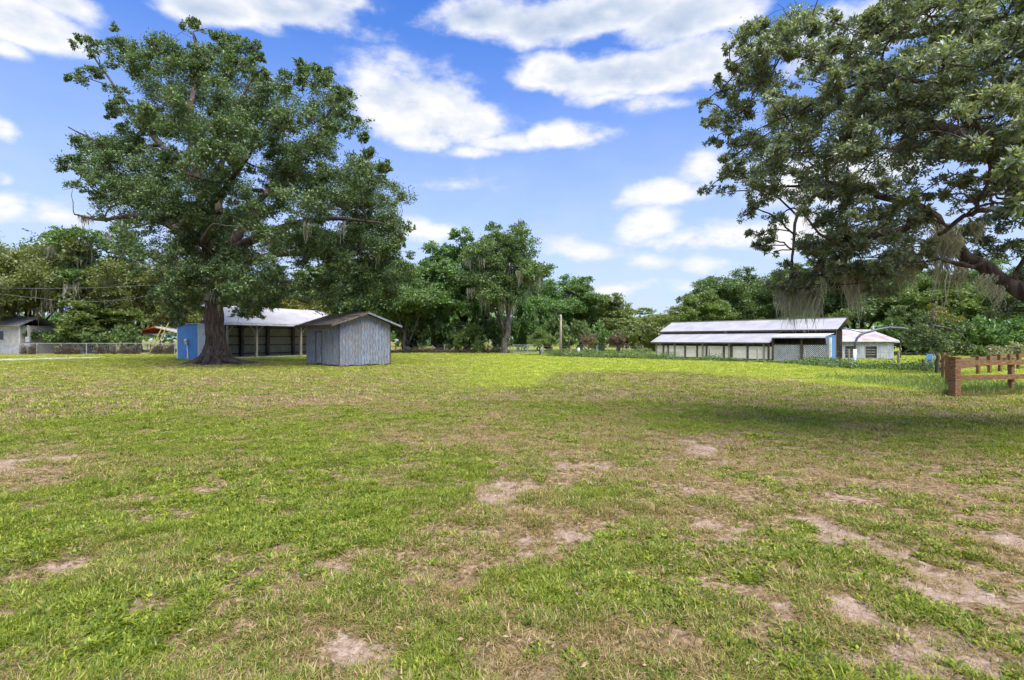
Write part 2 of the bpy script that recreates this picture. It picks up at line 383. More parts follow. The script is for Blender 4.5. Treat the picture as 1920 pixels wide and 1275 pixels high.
def gz(x, y):
    d = np.hypot(x, y); return (fbm(x, y, .22, 3, 13)-.5)*.10*sstep(d, 1, 6)*sstep(d, 42, 24)+(fbm(x, y, 1.9, 2, 15)-.5)*.05*sstep(d, 22, 8)
def axis(segs):
    a = []
    for s0, s1, st in segs: a += list(np.arange(s0, s1, st))
    return np.array(a+[segs[-1][1]])
xs = axis([(-2400, -400, 400), (-400, -100, 50), (-100, -40, 8), (-40, -14, 1.0), (-14, -6, .22), (-6, 6.5, .07), (6.5, 14, .2), (14, 40, 1.0), (40, 100, 8), (100, 400, 50), (400, 2400, 400)])
ys = axis([(-2400, -400, 400), (-400, -50, 50), (-50, -6, 6), (-6, 1.5, .75), (1.5, 7, .07), (7, 14, .16), (14, 32, .5), (32, 100, 3), (100, 400, 50), (400, 2400, 400)])
gx, gy = np.meshgrid(xs, ys); gx = gx.ravel(); gy = gy.ravel()
sd = sand_f(gx, gy); zz = gz(gx, gy)-.018*sd
nx, ny = len(xs), len(ys); ii = np.arange(nx*ny).reshape(ny, nx)
gf = np.stack([ii[:-1, :-1].ravel(), ii[:-1, 1:].ravel(), ii[1:, 1:].ravel(), ii[1:, :-1].ravel()], 1)
gme = np_mesh('ground', np.stack([gx, gy, zz], 1), gf, True)
for nm, arr in (('sand', sd), ('lush', sunlit_f(gx, gy)), ('dry', dry_f(gx, gy))):
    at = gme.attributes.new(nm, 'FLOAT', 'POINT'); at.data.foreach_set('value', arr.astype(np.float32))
def ground_m(t):
    at = lambda n: t.node('ShaderNodeAttribute', attribute_name=n).outputs['Fac']
    v = ocoord(t); a = t.noise(v, 17, 6, .7); b = t.noise(v, 60, 4, .6); c = t.noise(v, 1.2, 5, .6)
    thatch = t.ramp(a, [(.34, (.045, .028, .015)), (.5, (.19, .128, .068)), (.66, (.41, .295, .175))])  # brown soil; its darkest tone also paints the shade between blades
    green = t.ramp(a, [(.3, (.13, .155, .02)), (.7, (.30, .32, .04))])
    soil = t.mix(t.smooth(t.math('ADD', at('lush'), t.math('MULTIPLY_ADD', c, .8, -.4)), .3, .8), thatch, green)  # brighter green carries the sunlight painted on the far lawn
    sand = t.ramp(t.math('ADD', t.math('MULTIPLY', a, .6), t.math('MULTIPLY', b, .4)), [(.3, (.15, .10, .068)), (.48, (.30, .215, .155)), (.68, (.48, .375, .30))])
    f = t.smooth(t.math('ADD', at('sand'), t.math('ADD', t.math('MULTIPLY_ADD', a, 1.1, -.55), t.math('MULTIPLY_ADD', t.noise(v, 4, 4, .6), .9, -.45))), .25, .85)
    h = t.math('ADD', t.math('MULTIPLY', a, .7), t.math('MULTIPLY', b, .3))
    return principled(t, t.mix(f, soil, sand), .95, 0, .1, h, .8, .03)
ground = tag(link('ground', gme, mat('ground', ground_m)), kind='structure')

def blade_proto(name, seed, n, rad, hmin, hmax, wd, spread, seg=2, broad=False):
    r = np.random.default_rng(seed); V = []; Fc = []
    for i in range(n):
        a = r.uniform(0, 2*math.pi); b0 = rad*math.sqrt(r.random()); base = np.array([math.cos(a)*b0, math.sin(a)*b0, -.004])
        a2 = a+r.normal(0, .9); L = r.uniform(hmin, hmax); lean = r.uniform(.15, 1)*spread
        dr = np.array([math.cos(a2), math.sin(a2), 0]); sdv = np.array([-dr[1], dr[0], 0])
        o = len(V); k = seg+1; wdi = wd*r.uniform(.7, 1.3)
        for j in range(k):
            t = j/seg; ang = lean*(.5+.9*t)
            p = base+dr*L*t*math.sin(min(ang, 1.75))+np.array([0, 0, 1])*L*t*max(.06, math.cos(min(ang, 1.5)))
            ww = wdi*((1-t)*.9+.1 if not broad else max(.12, math.sin(math.pi*(.15+.8*t))))
            V += [p-sdv*ww/2, p+sdv*ww/2]
            if j: Fc.append((o+2*j-2, o+2*j-1, o+2*j+1, o+2*j))
    return np_mesh(name, np.array(V), np.array(Fc))
def grass_m(t):
    at = lambda n: t.node('ShaderNodeAttribute', attribute_name=n, attribute_type='INSTANCER').outputs['Fac']
    g = t.node('ShaderNodeNewGeometry').outputs['Random Per Island']; rn = at('tone')
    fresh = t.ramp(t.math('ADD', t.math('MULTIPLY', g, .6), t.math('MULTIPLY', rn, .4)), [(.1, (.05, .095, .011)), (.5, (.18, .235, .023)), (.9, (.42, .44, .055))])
    sunlitc = t.ramp(g, [(0, (.20, .28, .025)), (.6, (.36, .42, .045)), (1, (.56, .57, .10))])  # brighter blades, sunlight on the far lawn put into their colour
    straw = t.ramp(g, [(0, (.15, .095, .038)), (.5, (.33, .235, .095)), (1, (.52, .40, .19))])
    c = t.mix(at('lush'), fresh, sunlitc)
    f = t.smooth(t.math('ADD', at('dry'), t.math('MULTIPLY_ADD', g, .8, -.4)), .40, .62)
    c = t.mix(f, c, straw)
    d = t.node('ShaderNodeBsdfDiffuse'); t.l.new(c, d.inputs[0]); tr = t.node('ShaderNodeBsdfTranslucent')
    t.l.new(t.mix(1.0, c, (1.3, 1.35, .8), 'MULTIPLY'), tr.inputs[0])
    m1 = t.node('ShaderNodeMixShader'); m1.inputs[0].default_value = .3; t.l.new(d.outputs[0], m1.inputs[1]); t.l.new(tr.outputs[0], m1.inputs[2])
    gl = t.node('ShaderNodeBsdfGlossy'); gl.inputs['Roughness'].default_value = .45
    m2 = t.node('ShaderNodeMixShader'); m2.inputs[0].default_value = .02; t.l.new(m1.outputs[0], m2.inputs[1]); t.l.new(gl.outputs[0], m2.inputs[2])
    return m2.outputs[0]
M['grass'] = mat('grass', grass_m)
protos = []
for i in range(3): protos.append(blade_proto('turf_tuft', 20+i, 26, .075, .022, .052, .0062, 1.35))      # mown turf
for i in range(2): protos.append(blade_proto('tall_tuft', 30+i, 30, .05, .035, .07, .0065, 1.25, 3))       # taller coarse tufts
for i in range(2): protos.append(blade_proto('weed_rosette', 40+i, 16, .05, .02, .04, .014, 1.4, 3, True))  # broad-leaved weeds
for i in range(2): protos.append(blade_proto('straw_mat', 50+i, 26, .10, .03, .07, .0036, 1.9))         # cut straw lying flat
for i in range(2): protos.append(blade_proto('far_turf', 60+i, 22, .13, .025, .055, .013, 1.2, 1))         # the same turf farther off
for me in protos: me.materials.append(M['grass'])
PO = [bpy.data.objects.new('blades', me) for me in protos]
def sample(n, d0, d1, pw):
    u = rng.random(n); e = 2-pw
    d = (d0**e+u*(d1**e-d0**e))**(1/e); a = rng.uniform(-R(62), R(62), n)
    return np.sin(a)*d*1.0, np.cos(a)*d
def scatter(n, d0, d1, pw, kinds, far=False):
    x, y = sample(n, d0, d1, pw); s = sand_f(x, y); dr = dry_f(x, y); lu = sunlit_f(x, y); d = np.hypot(x, y)
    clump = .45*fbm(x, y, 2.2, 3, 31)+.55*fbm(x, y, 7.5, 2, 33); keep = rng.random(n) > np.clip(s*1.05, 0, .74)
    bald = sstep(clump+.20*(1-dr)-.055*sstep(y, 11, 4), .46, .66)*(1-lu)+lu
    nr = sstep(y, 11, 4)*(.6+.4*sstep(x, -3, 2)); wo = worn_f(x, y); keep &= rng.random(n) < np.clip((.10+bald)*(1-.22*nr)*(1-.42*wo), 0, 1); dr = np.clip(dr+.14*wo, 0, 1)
    weed = fbm(x, y, .8, 3, 41)
    r = rng.random(n); idx = rng.choice(kinds[0], n)
    if not far:
        idx = np.where((r < .16*sstep(clump, .5, .7)+.02), rng.choice(kinds[1], n), idx)
        wd_ = r > .93-.40*sstep(weed, .56, .7); idx = np.where(wd_, rng.choice(kinds[2], n), idx)
        dr = np.where(wd_, 0, dr); st = rng.random(n) < np.clip(dr*1.1-.1, 0, .75); st |= (s > .25) & (rng.random(n) < .78); idx = np.where(st, rng.choice(kinds[3], n), idx); dr = np.where(st, 1.0, np.clip(dr*.95, 0, .62))
    sc = rng.uniform(.75, 1.25, n)*(1+.028*d); hs = sc*np.where(lu > .5, .9, 1.0)*(1/(1+.016*d))*(.75+.6*clump)*np.where(d < 15, .80, 1.0)
    return [a[keep] for a in (x, y, gz(x, y)-.018*s, idx, sc, hs, dr, lu, rng.random(n))]
A = [scatter(70000, 1.5, 6, .3, ([0, 1, 2], [3, 4], [5, 6], [7, 8])), scatter(91000, 6, 15, .9, ([0, 1, 2], [3, 4], [5, 6], [7, 8])),
     scatter(90000, 15, 78, 1.15, ([9, 10],), True)]
A = [np.concatenate(c) for c in zip(*A)]
me = bpy.data.meshes.new('grass'); n = len(A[0]); me.vertices.add(n); me.vertices.foreach_set('co', np.stack(A[:3], 1).astype(np.float32).ravel())
def pattr(me, nm, ty, arr, key='value'):
    at = me.attributes.new(nm, ty, 'POINT'); at.data.foreach_set(key, arr.ravel())
pattr(me, 'pick', 'INT', A[3].astype(np.int32))
pattr(me, 'size', 'FLOAT_VECTOR', np.stack([A[4], A[4], A[5]], 1).astype(np.float32), 'vector')
pattr(me, 'turn', 'FLOAT_VECTOR', np.stack([rng.normal(0, .12, n), rng.normal(0, .12, n), rng.uniform(0, 6.28, n)], 1).astype(np.float32), 'vector')
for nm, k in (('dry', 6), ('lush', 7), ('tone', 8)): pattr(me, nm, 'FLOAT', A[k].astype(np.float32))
grass = tag(link('grass', me, M['grass']), 'short mown lawn grass, patchy and mixed with straw and weeds', 'grass', kind='stuff')
ng = bpy.data.node_groups.new('scatter_grass', 'GeometryNodeTree')
ng.interface.new_socket('Geometry', in_out='INPUT', socket_type='NodeSocketGeometry'); ng.interface.new_socket('Geometry', in_out='OUTPUT', socket_type='NodeSocketGeometry')
g = NT(ng); gi = g.node('NodeGroupInput'); go = g.node('NodeGroupOutput'); ip = g.node('GeometryNodeInstanceOnPoints'); g2 = g.node('GeometryNodeGeometryToInstance')
for o in reversed(PO):
    oi = g.node('GeometryNodeObjectInfo'); oi.inputs[0].default_value = o; g.l.new(oi.outputs['Geometry'], g2.inputs[0])
g.l.new(gi.outputs[0], ip.inputs['Points']); g.l.new(g2.outputs[0], ip.inputs['Instance']); ip.inputs['Pick Instance'].default_value = True
def named(nm, ty):
    a = g.node('GeometryNodeInputNamedAttribute', data_type=ty); a.inputs[0].default_value = nm; return a.outputs[0]
g.l.new(named('pick', 'INT'), ip.inputs['Instance Index']); g.l.new(named('size', 'FLOAT_VECTOR'), ip.inputs['Scale'])
eul = g.node('FunctionNodeEulerToRotation'); g.l.new(named('turn', 'FLOAT_VECTOR'), eul.inputs[0]); g.l.new(eul.outputs[0], ip.inputs['Rotation'])
g.l.new(ip.outputs[0], go.inputs[0])
grass.modifiers.new('scatter', 'NODES').node_group = ng

# ------------------------------------------------------------------ foliage
def leaf_mesh(name, pos, dirn, nrm, L, Wd):
    n = len(pos); dirn = nrmz(dirn); sd = nrmz(np.cross(dirn, nrm)); nn = np.cross(sd, dirn)
    L = np.broadcast_to(np.asarray(L, float).reshape(-1, 1), (n, 1)); Wd = np.broadcast_to(np.asarray(Wd, float).reshape(-1, 1), (n, 1))
    v = np.empty((n, 4, 3)); v[:, 0] = pos; v[:, 2] = pos+dirn*L
    mid = pos+dirn*L*.5+nn*L*.08; v[:, 1] = mid+sd*Wd*.5; v[:, 3] = mid-sd*Wd*.5
    return np_mesh(name, v.reshape(-1, 3), np.arange(n*4).reshape(-1, 4))
def spray(c, r, lobes, twigs, per, flat=.68, loose=1.0, up=.25):
    """leaf positions and directions for one leafy clump of radius r: lobes of twigs, leaves along each twig"""
    ld = nrmz(rng.normal(size=(lobes, 3))+np.array([0, 0, up])); lc = ld*r*rng.uniform(.35, .72, (lobes, 1))
    lr = r*rng.uniform(.36, .6, lobes)
    td = nrmz(rng.normal(size=(lobes, twigs, 3))+ld[:, None]*.7+np.array([0, 0, up]))
    b = lc[:, None]+td*lr[:, None, None]*rng.uniform(0, .35, (lobes, twigs, 1))
    e = lc[:, None]+td*lr[:, None, None]*rng.uniform(.7, 1.15, (lobes, twigs, 1))
    t = rng.uniform(.15, 1, (lobes, twigs, per, 1))
    p = b[:, :, None]+(e-b)[:, :, None]*t+rng.normal(size=(lobes, twigs, per, 3))*(lr[:, None, None, None]*.16*loose)
    d = td[:, :, None]*.7+rng.normal(size=p.shape)*.75
    nn = rng.normal(size=p.shape)*.75+np.array([0, -.12, .42])+td[:, :, None]*.5
    p = p.reshape(-1, 3); p[:, 2] *= flat
    return c+p, d.reshape(-1, 3), nn.reshape(-1, 3)
def crown_mesh(name, clumps, L, Wd, dens):
    """clumps: (centre, radius, fullness). dens: leaves for a clump of radius 1 m"""
    ps, ds, ns = [], [], []
    for c, r, k in clumps:
        n = dens*k*r**2; lob = 5 if r < 1.2 else 7
        per = 16 if dens > 4 else 6; tw = max(3, int(n/lob/per)); q = spray(np.array(c), r, lob, tw, per)
        ps.append(q[0]); ds.append(q[1]); ns.append(q[2])
    p = np.concatenate(ps); n = len(p)
    s = rng.uniform(.65, 1.25, n)
    return leaf_mesh(name, p, np.concatenate(ds), np.concatenate(ns), L*s, Wd*s)
def moss_mesh(name, spots, strands=26, wd=.035):
    """spots: (top point, length, spread): grey-green beards of thin drooping strips"""
    V = []; Fc = []
    for top, ln, sp in spots:
        for k in range(strands):
            a = rng.uniform(0, 2*math.pi); q = sp*math.sqrt(rng.random()); L = ln*rng.uniform(.25, 1)*(1-.45*q/sp)
            p = np.array(top)+np.array([math.cos(a)*q, math.sin(a)*q*.8, rng.uniform(-.05, .1)*ln]); seg = 7; o = len(V)
            f = rng.uniform(0, math.pi); sv = np.array([math.cos(f), math.sin(f), 0]); dr = rng.normal(0, .05, 3)*L; ph = rng.uniform(0, 6)
            wv = wd*rng.uniform(.5, 1.5)
            for j in range(seg+1):
                t = j/seg; c = p+dr*t+np.array([math.sin(ph+t*7)*.035, math.cos(ph*1.3+t*6)*.035, -L*t])
                ww = wv*(.35+rng.uniform(.4, 1.2))*(1-t**2.2*.9)
                V += [c-sv*ww/2, c+sv*ww/2]
                if j: Fc.append((o+2*j-2, o+2*j-1, o+2*j+1, o+2*j))
    return np_mesh(name, np.array(V), np.array(Fc))
class Limbs:
    """a trunk and limbs; clumps are joined to the nearest limb by curved branches"""
    def __init__(s): s.mb = MB(); s.nodes = []; s.rad = []; s.dep = []
    def limb(s, pts, r0, r1, n=10, sub=5, wob=.12, fn=None, reg=True):
        pts = [np.array(p, float) for p in pts]; out = []
        for i in range(len(pts)-1):
            p0 = pts[max(i-1, 0)]; p1 = pts[i]; p2 = pts[i+1]; p3 = pts[min(i+2, len(pts)-1)]
            for k in range(sub):
                t = k/sub; out.append(.5*((2*p1)+(-p0+p2)*t+(2*p0-5*p1+4*p2-p3)*t*t+(-p0+3*p1-3*p2+p3)*t**3))
        out.append(pts[-1]); m = len(out)
        for i in range(1, m-1): out[i] = out[i]+rng.normal(size=3)*(.02 if hasattr(r0, '__len__') or r0 > .15 else wob*r0*2)
        rad = [r0+(r1-r0)*(i/(m-1))**.8 for i in range(m)] if not hasattr(r0, '__len__') else list(np.interp(np.linspace(0, 1, m), np.linspace(0, 1, len(r0)), r0))
        s.mb.tube(out, rad, n, True, fn)
        if reg:
            for p, r in zip(out, rad): s.nodes.append(p); s.rad.append(r)
    def reach(s, c, r, rmax=.2, n=5):
        N = np.array(s.nodes); c = np.array(c, float); dd = np.linalg.norm(N-c, axis=1)
        k = int(np.argmin(dd+np.where(N[:, 2] > c[2]+.3*r, 1.5, 0))); a = N[k]
        if dd[k] < r*.3: return
        ln = dd[k]; r0 = min(s.rad[k]*.75, rmax, .018*ln+.03)
        mid = (a+c)/2+rng.normal(size=3)*ln*.10+np.array([0, 0, .06*ln])
        s.limb([a, mid, c], r0, max(.012, r0*.3), n, 4, .25)
    def twigs(s, c, r, k, th=.02):
        c = np.array(c, float)
        for i in range(k):
            d = nrmz(rng.normal(size=3)+np.array([0, 0, .2])); e = c+d*r*rng.uniform(.6, .95)
            s.limb([c, (c+e)/2+rng.normal(size=3)*r*.12, e], th, th*.3, 4, 2, .0, reg=False)

def px_clumps(lst, depth, zc, rpx, push, seed=1):
    """clump list from picture coordinates; inner clumps are pushed to the near and far side of a round crown"""
    r = np.random.default_rng(seed); out = []
    cx, cy, rx, ry = rpx
    for e in lst:
        x, y, rad = e[:3]; k = e[3] if len(e) > 3 else 1
        q = math.sqrt(max(0, 1-((x-cx)/rx)**2-((y-cy)/ry)**2)); d0 = depth(x) if callable(depth) else depth
        d = d0-push*q*r.uniform(.35, 1.0)
        out.append((P(x, y, d), rad*d/F*.9, k))
        if rad > 24:
            for _ in range(3):
                th = r.uniform(0, 2*math.pi); rr_ = rad*r.uniform(.28, .45)
                out.append((P(x+math.cos(th)*rad*.95, y+math.sin(th)*rad*.8, d+r.uniform(-.6, .3)*rad*d/F), rr_*d/F, k*.9))
        if q > .45:
            d = d0+push*q*r.uniform(.1, .9); out.append((P(x+r.uniform(-15, 15), y+r.uniform(-15, 15), d), rad*1.15*d/F, k*.6))
    return out

# ---- the big live oak by the grey shed
OD = H*F/(682-HY)
OAK = [(163,84,25,.8),(155,143,27,.8),(127,146,8,.6),(236,84,40),(248,117,38),(185,139,24,.6),(219,172,24,.5),(227,206,26,.8),(363,45,20),(418,79,28),(329,100,38),(397,117,52),(460,96,27),(354,147,56),(473,130,30),
 (524,160,40),(575,134,27),(608,160,33),(634,198,36),(608,223,43),(664,245,25,.8),(549,219,38),(439,190,66),(312,198,48),(269,223,38),(587,274,52),(481,257,66),(354,249,66),(248,274,48),(165,276,33,.8),(142,308,28,.7),
 (206,317,54),(142,350,20,.5),(290,308,50),(227,372,58),(290,368,58),(190,402,22,.6),(693,291,22),(725,312,16,.8),(672,325,48),(630,342,54),(750,367,16,.8),(714,372,40),(651,393,58),(714,422,48),(745,437,28),(566,380,50),
 (524,317,56),(439,338,50,.6),(375,317,56,.8),(333,414,54),(248,431,42,.7),(397,444,62),(481,444,62),(545,465,52),(363,486,52),(460,494,56),(608,456,56),(672,465,52),(730,477,42),(629,499,52),(693,507,52),(752,507,34),
 (290,486,42,.45),(330,525,36),(395,530,42),(460,540,44),(525,530,42,.8),(610,545,42,.8),(690,548,48),(345,565,26),(322,585,17,.8),(455,580,20,.6),(475,585,14,.5),(735,560,34),(690,592,14,.8),(560,560,24,.5),(305,540,24,.5),(350,560,32),(330,602,20),(372,585,16,.7),(432,562,28),(458,572,26),(482,592,14,.7),(308,562,26),(500,560,28),(420,520,40),(365,530,34),(400,365,46),(450,405,44),(355,385,44),(505,385,44),(425,290,44),(560,330,40),(440,250,40),(395,420,40)]
def tree_left():
    root = empty('live_oak_tree', G(405, 682), 'huge spreading live oak with flared trunk standing before the open pole barn', 'tree')
    L = Limbs(); q = lambda x, y, dd=0: P(x, y, OD+dd)
    b = G(405, 682)
    fl = lambda i, th: 1+(.16*math.sin(5*th+1)+.1*math.sin(9*th+2)+.05*math.sin(17*th))*max(0, 1-i/9)
    pts = [(b.x-.05, b.y, -.1), (b.x-.02, b.y, .25), (b.x, b.y, .7), (b.x, b.y, 1.5), q(403, 615), q(402, 580), q(404, 545), q(400, 510)]
    L.limb(pts, [1.5, 1.15, .88, .74, .66, .62, .60, .64, .6], 0, 36, 4, .02, fl)
    for a in range(11):                                  # root flares
        th = a*.5712+.15; ln = 2.0+.8*((a*37) % 5)/5+(1.5 if a in (0, 10) else 0); cs, sn = math.cos(th), math.sin(th)
        L.limb([(b.x+cs*.35, b.y+sn*.35, 1.5), (b.x+cs*.72, b.y+sn*.72, .72), (b.x+cs*1.15, b.y+sn*1.15, .22), (b.x+math.cos(th+.1)*ln, b.y+math.sin(th+.1)*ln, -.12)], [.30, .30, .26, .09], 0, 8, 4, .02, reg=False)
    J = q(400, 510)
    L.limb([J, q(385, 440, -1), q(372, 340, -1.5), q(355, 220, -1), q(372, 130), q(362, 60)], .50, .06)
    L.limb([J, q(408, 420, 1), q(412, 330, 1.5), q(432, 240, 1), q(470, 150, .5)], .48, .06)
    L.limb([J, q(440, 450), q(478, 385, .5), q(545, 315, 1), q(600, 250, 1), q(625, 190)], .46, .06)
    L.limb([J, q(330, 430, -1), q(255, 405, -1.5), q(190, 412, -1), q(140, 402, 0)], .36, .05)
    L.limb([q(375, 350, -1.4), q(300, 270, -1), q(235, 190, 0), q(165, 90, 1)], .28, .04)
    L.limb([q(300, 270, -1), q(220, 280, -1), q(128, 238, -1)], .16, .04)
    L.limb([q(410, 480, -.5), q(520, 430, -2.5), q(620, 410, -4), q(720, 420, -4)], .40, .05)
    L.limb([q(405, 515), q(500, 480, 2.5), q(610, 480, 4), q(720, 500, 3)], .36, .05)
    L.limb([q(400, 520), q(390, 480, -3), q(380, 450, -6), q(400, 420, -9)], .34, .05)
    L.limb([q(400, 520), q(430, 470, 3), q(460, 420, 7), q(470, 380, 9)], .34, .05)
    L.limb([q(380, 400, -1), q(440, 330, -4), q(480, 270, -6)], .26, .05)
    cl = px_clumps(OAK, OD, 0, (430, 330, 350, 330), 9.5, 4)
    for c, r, k in cl: L.reach(c, r, .2)
    for c, r, k in cl[::2]: L.twigs(c, r, 4, .028)
    L.mb.build('trunk', M['bark'], root, True)
    link('crown', crown_mesh('crown', cl, .17, .085, 1060), M['oak_leaf'], root, 'stuff')
    sp = []
    for x, y, ln, d in [(395,548,1.8,-1),(412,560,1.6,-1.5),(445,520,2.4,-2),(432,530,2.2,-2),(340,440,1.8,-3),(345,455,2,-3),(508,325,1.6,-5),(390,545,1.6,-.8),(575,420,2,-6),(455,560,1.2,-1),(330,480,1.4,-3),(640,420,1.6,-5),
        (152,404,1.0,0),(160,406,1.3,0),(170,408,1.0,0),(365,560,1.2,-1),(470,560,1.6,-2),(705,470,1.8,-3),(205,440,1.2,-1)]:
        sp.append((P(x, y, OD+d), ln, .28))
    link('moss', moss_mesh('moss', sp, 22, .05), M['moss'], root, 'stuff')
tree_left()

# ---- the live oak reaching in over the board fence (its trunk stands outside the picture)
ROAK = [(1489,63,52),(1426,73,38),(1392,107,33),(1523,97,45),(1353,170,28),(1319,195,17,.8),(1426,160,48),(1329,233,24,.8),(1377,219,38),(1475,219,56),(1338,272,21),(1402,272,43),(1368,321,28),(1326,355,16,.8),(1363,360,20,.8),
 (1450,316,48),(1426,365,32),(1397,404,20,.8),(1426,438,26,.8),(1450,472,18,.7),(1465,418,22,.7),(1547,160,52),(1596,83,36),(1567,44,15,.8),(1645,63,48),(1669,15,38),(1742,30,56),(1815,25,58),(1888,30,60),(1620,146,52),
 (1693,122,66),(1790,122,76),(1888,97,66),(1572,243,66),(1669,219,76),(1766,219,76),(1863,219,72),(1907,160,48),(1620,292,56),(1718,292,60),(1815,282,56),(1898,272,52),(1547,331,48),(1513,370,33),(1596,365,42),(1572,413,38),
 (1645,413,46),(1547,462,42),(1513,467,24),(1620,462,50),(1693,462,46,.8),(1547,510,36),(1484,522,34),(1500,540,26),(1596,506,36),(1669,506,36),
 (1440,110,40),(1505,280,50),(1690,350,36,.6),(1660,545,24,.7),(1900,330,36,.6),(1845,355,30,.5),(1720,395,30,.6),(1780,340,34,.5),(1630,520,34),(1570,540,26),(1700,500,34),(1450,540,22,.8),(1520,545,22,.8)]
ROUT = [(1990,60,90),(2000,200,95),(1980,330,80),(2080,120,110),(2090,290,110),(2180,200,120),(2170,360,100),(1760,-60,80),(1900,-70,90),(2040,-60,100),(1650,-60,60),(2000,440,60),(2260,300,100),(1830,-160,90),(1980,-180,90),(2130,-90,110),(2250,100,120)]
def tree_right():
    rd = lambda x: float(np.interp(x, [1300, 1600, 1920, 2300], [11.6, 9.8, 8.4, 9.4]))
    TB = Vector((11.6, 9.9, 0))
    root = empty('live_oak_tree', TB, 'near live oak reaching over the brown board fence, hung with moss', 'tree')
    L = Limbs(); q = lambda x, y, dd=0: P(x, y, rd(x)+dd)
    fl = lambda i, th: 1+(.12*math.sin(5*th+1)+.07*math.sin(9*th))*max(0, 1-i/10)
    L.limb([TB-Z*.1, TB+Z*.4, TB+Z*1.4, TB+Vector((-.1, -.1, 2.0)), TB+Vector((-.1, 0, 2.7))], [.8, .52, .44, .42, .4], 0, 28, 4, .02, fl)
    J = TB+Vector((-.1, 0, 2.4))
    L.limb([TB+Vector((-.05, 0, 1.6)), q(1970, 580), q(1880, 525), q(1800, 468), q(1740, 400, .3), q(1650, 365, .6), q(1570, 345, .8), q(1470, 350, .8)], [.22, .15, .115, .10, .085, .07, .05, .02], 0, 14)
    L.limb([J, q(1990, 400), q(1915, 335), q(1850, 285, .3), q(1760, 240, .6), q(1650, 210, 1), q(1500, 190, 1), q(1400, 160, .8)], [.28, .23, .19, .15, .12, .085, .05, .02], 0, 14)
    L.limb([J+Z*.3, q(2010, 240, .4), q(1950, 120, .6), q(1850, 70, .6), q(1740, 60, .8), q(1640, 80, 1)], .2, .03, 12)
    L.limb([q(1850, 285, .3), q(1800, 200, -.6), q(1770, 120, -1), q(1790, 20, -1)], .10, .03)
    L.limb([J+Z*.3, q(2100, 200), q(2080, 60), q(2060, -120)], .25, .06, 12)
    L.limb([J, q(2180, 330, .5), q(2260, 220, 1), q(2300, 120, 1)], .2, .05, 12)
    L.limb([q(1740, 400, .3), q(1690, 430, -.3), q(1620, 450, -.6), q(1560, 490, -.6), q(1500, 520, -.4)], .08, .03)
    L.limb([q(1915, 400, -.3), q(1870, 393, -.6), q(1820, 400, -.8), q(1760, 440, -.6)], .06, .03)
    L.limb([q(1570, 345, .8), q(1500, 390, .4), q(1487, 470, 0), q(1485, 500, 0)], .04, .02)
    cl = px_clumps(ROAK, rd, 0, (1750, 230, 450, 330), 1.9, 8)
    for x, y, r, k in ((1766,470,34,1),(1839,430,38,1),(1888,410,38,1),(1905,470,36,1),(1860,460,36,1),(1810,450,34,1),(1900,520,34,1),(1825,520,34,.8),(1770,520,28,.7),(1880,580,34,.7),(1905,390,34,.5),(1790,385,28,.5)): cl.append((P(x, y, rd(x)+1.5), r*(rd(x)+1.5)/F, k))
    far = px_clumps(ROUT, rd, 0, (2000, 200, 400, 500), 1.9, 9)
    for c, r, k in cl+far: L.reach(c, r, .055)
    for c, r, k in cl[::2]: L.twigs(c, r, 4, .012)
    L.mb.build('trunk', M['bark'], root, True)
    link('crown', crown_mesh('crown', cl, .078, .028, 6800), M['oak_leaf_near'], root, 'stuff')
    link('outer_crown', crown_mesh('outer_crown', far, .13, .06, 1000), M['oak_leaf_near'], root, 'stuff')
    sp = []
    for x, y, y2, d, s in [(1468,540,618,0,.14),(1485,540,628,0,.14),(1515,545,630,0,.14),(1598,500,600,-.2,.18),(1462,545,612,0,.10),(1478,545,622,0,.12),(1492,550,628,0,.12),(1507,552,625,0,.10),(1522,548,618,0,.12),(1533,545,622,0,.08),(1585,500,570,-.3,.12),(1600,505,590,-.3,.14),(1612,510,618,-.3,.12),(1592,520,600,-.2,.1),(1605,515,608,-.3,.1),
        (1700,470,530,-.4,.12),(1712,480,545,-.4,.1),(1722,400,440,-.3,.12),(1755,455,580,-.3,.09),(1775,460,585,-.3,.09),(1765,430,505,-.3,.16),(1790,450,500,-.3,.12),(1782,425,480,-.2,.14),(1834,420,470,-.5,.06),(1740,400,450,-.2,.1),(1450,430,470,0,.06),
        (1660,480,530,-.3,.1),(1850,520,575,-.3,.12),(1800,500,560,-.2,.1),(1545,490,560,-.3,.08),(1690,500,560,-.3,.08),(1575,500,560,0,.1),(1515,395,430,0,.05),(1870,540,590,-.2,.1)]:
        sp.append((P(x, y, rd(x)+d), (y2-y)/F*(rd(x)+d)*1.3, s*1.1))
    link('moss', moss_mesh('moss', sp, 60, .012), M['moss'], root, 'stuff')
tree_right()

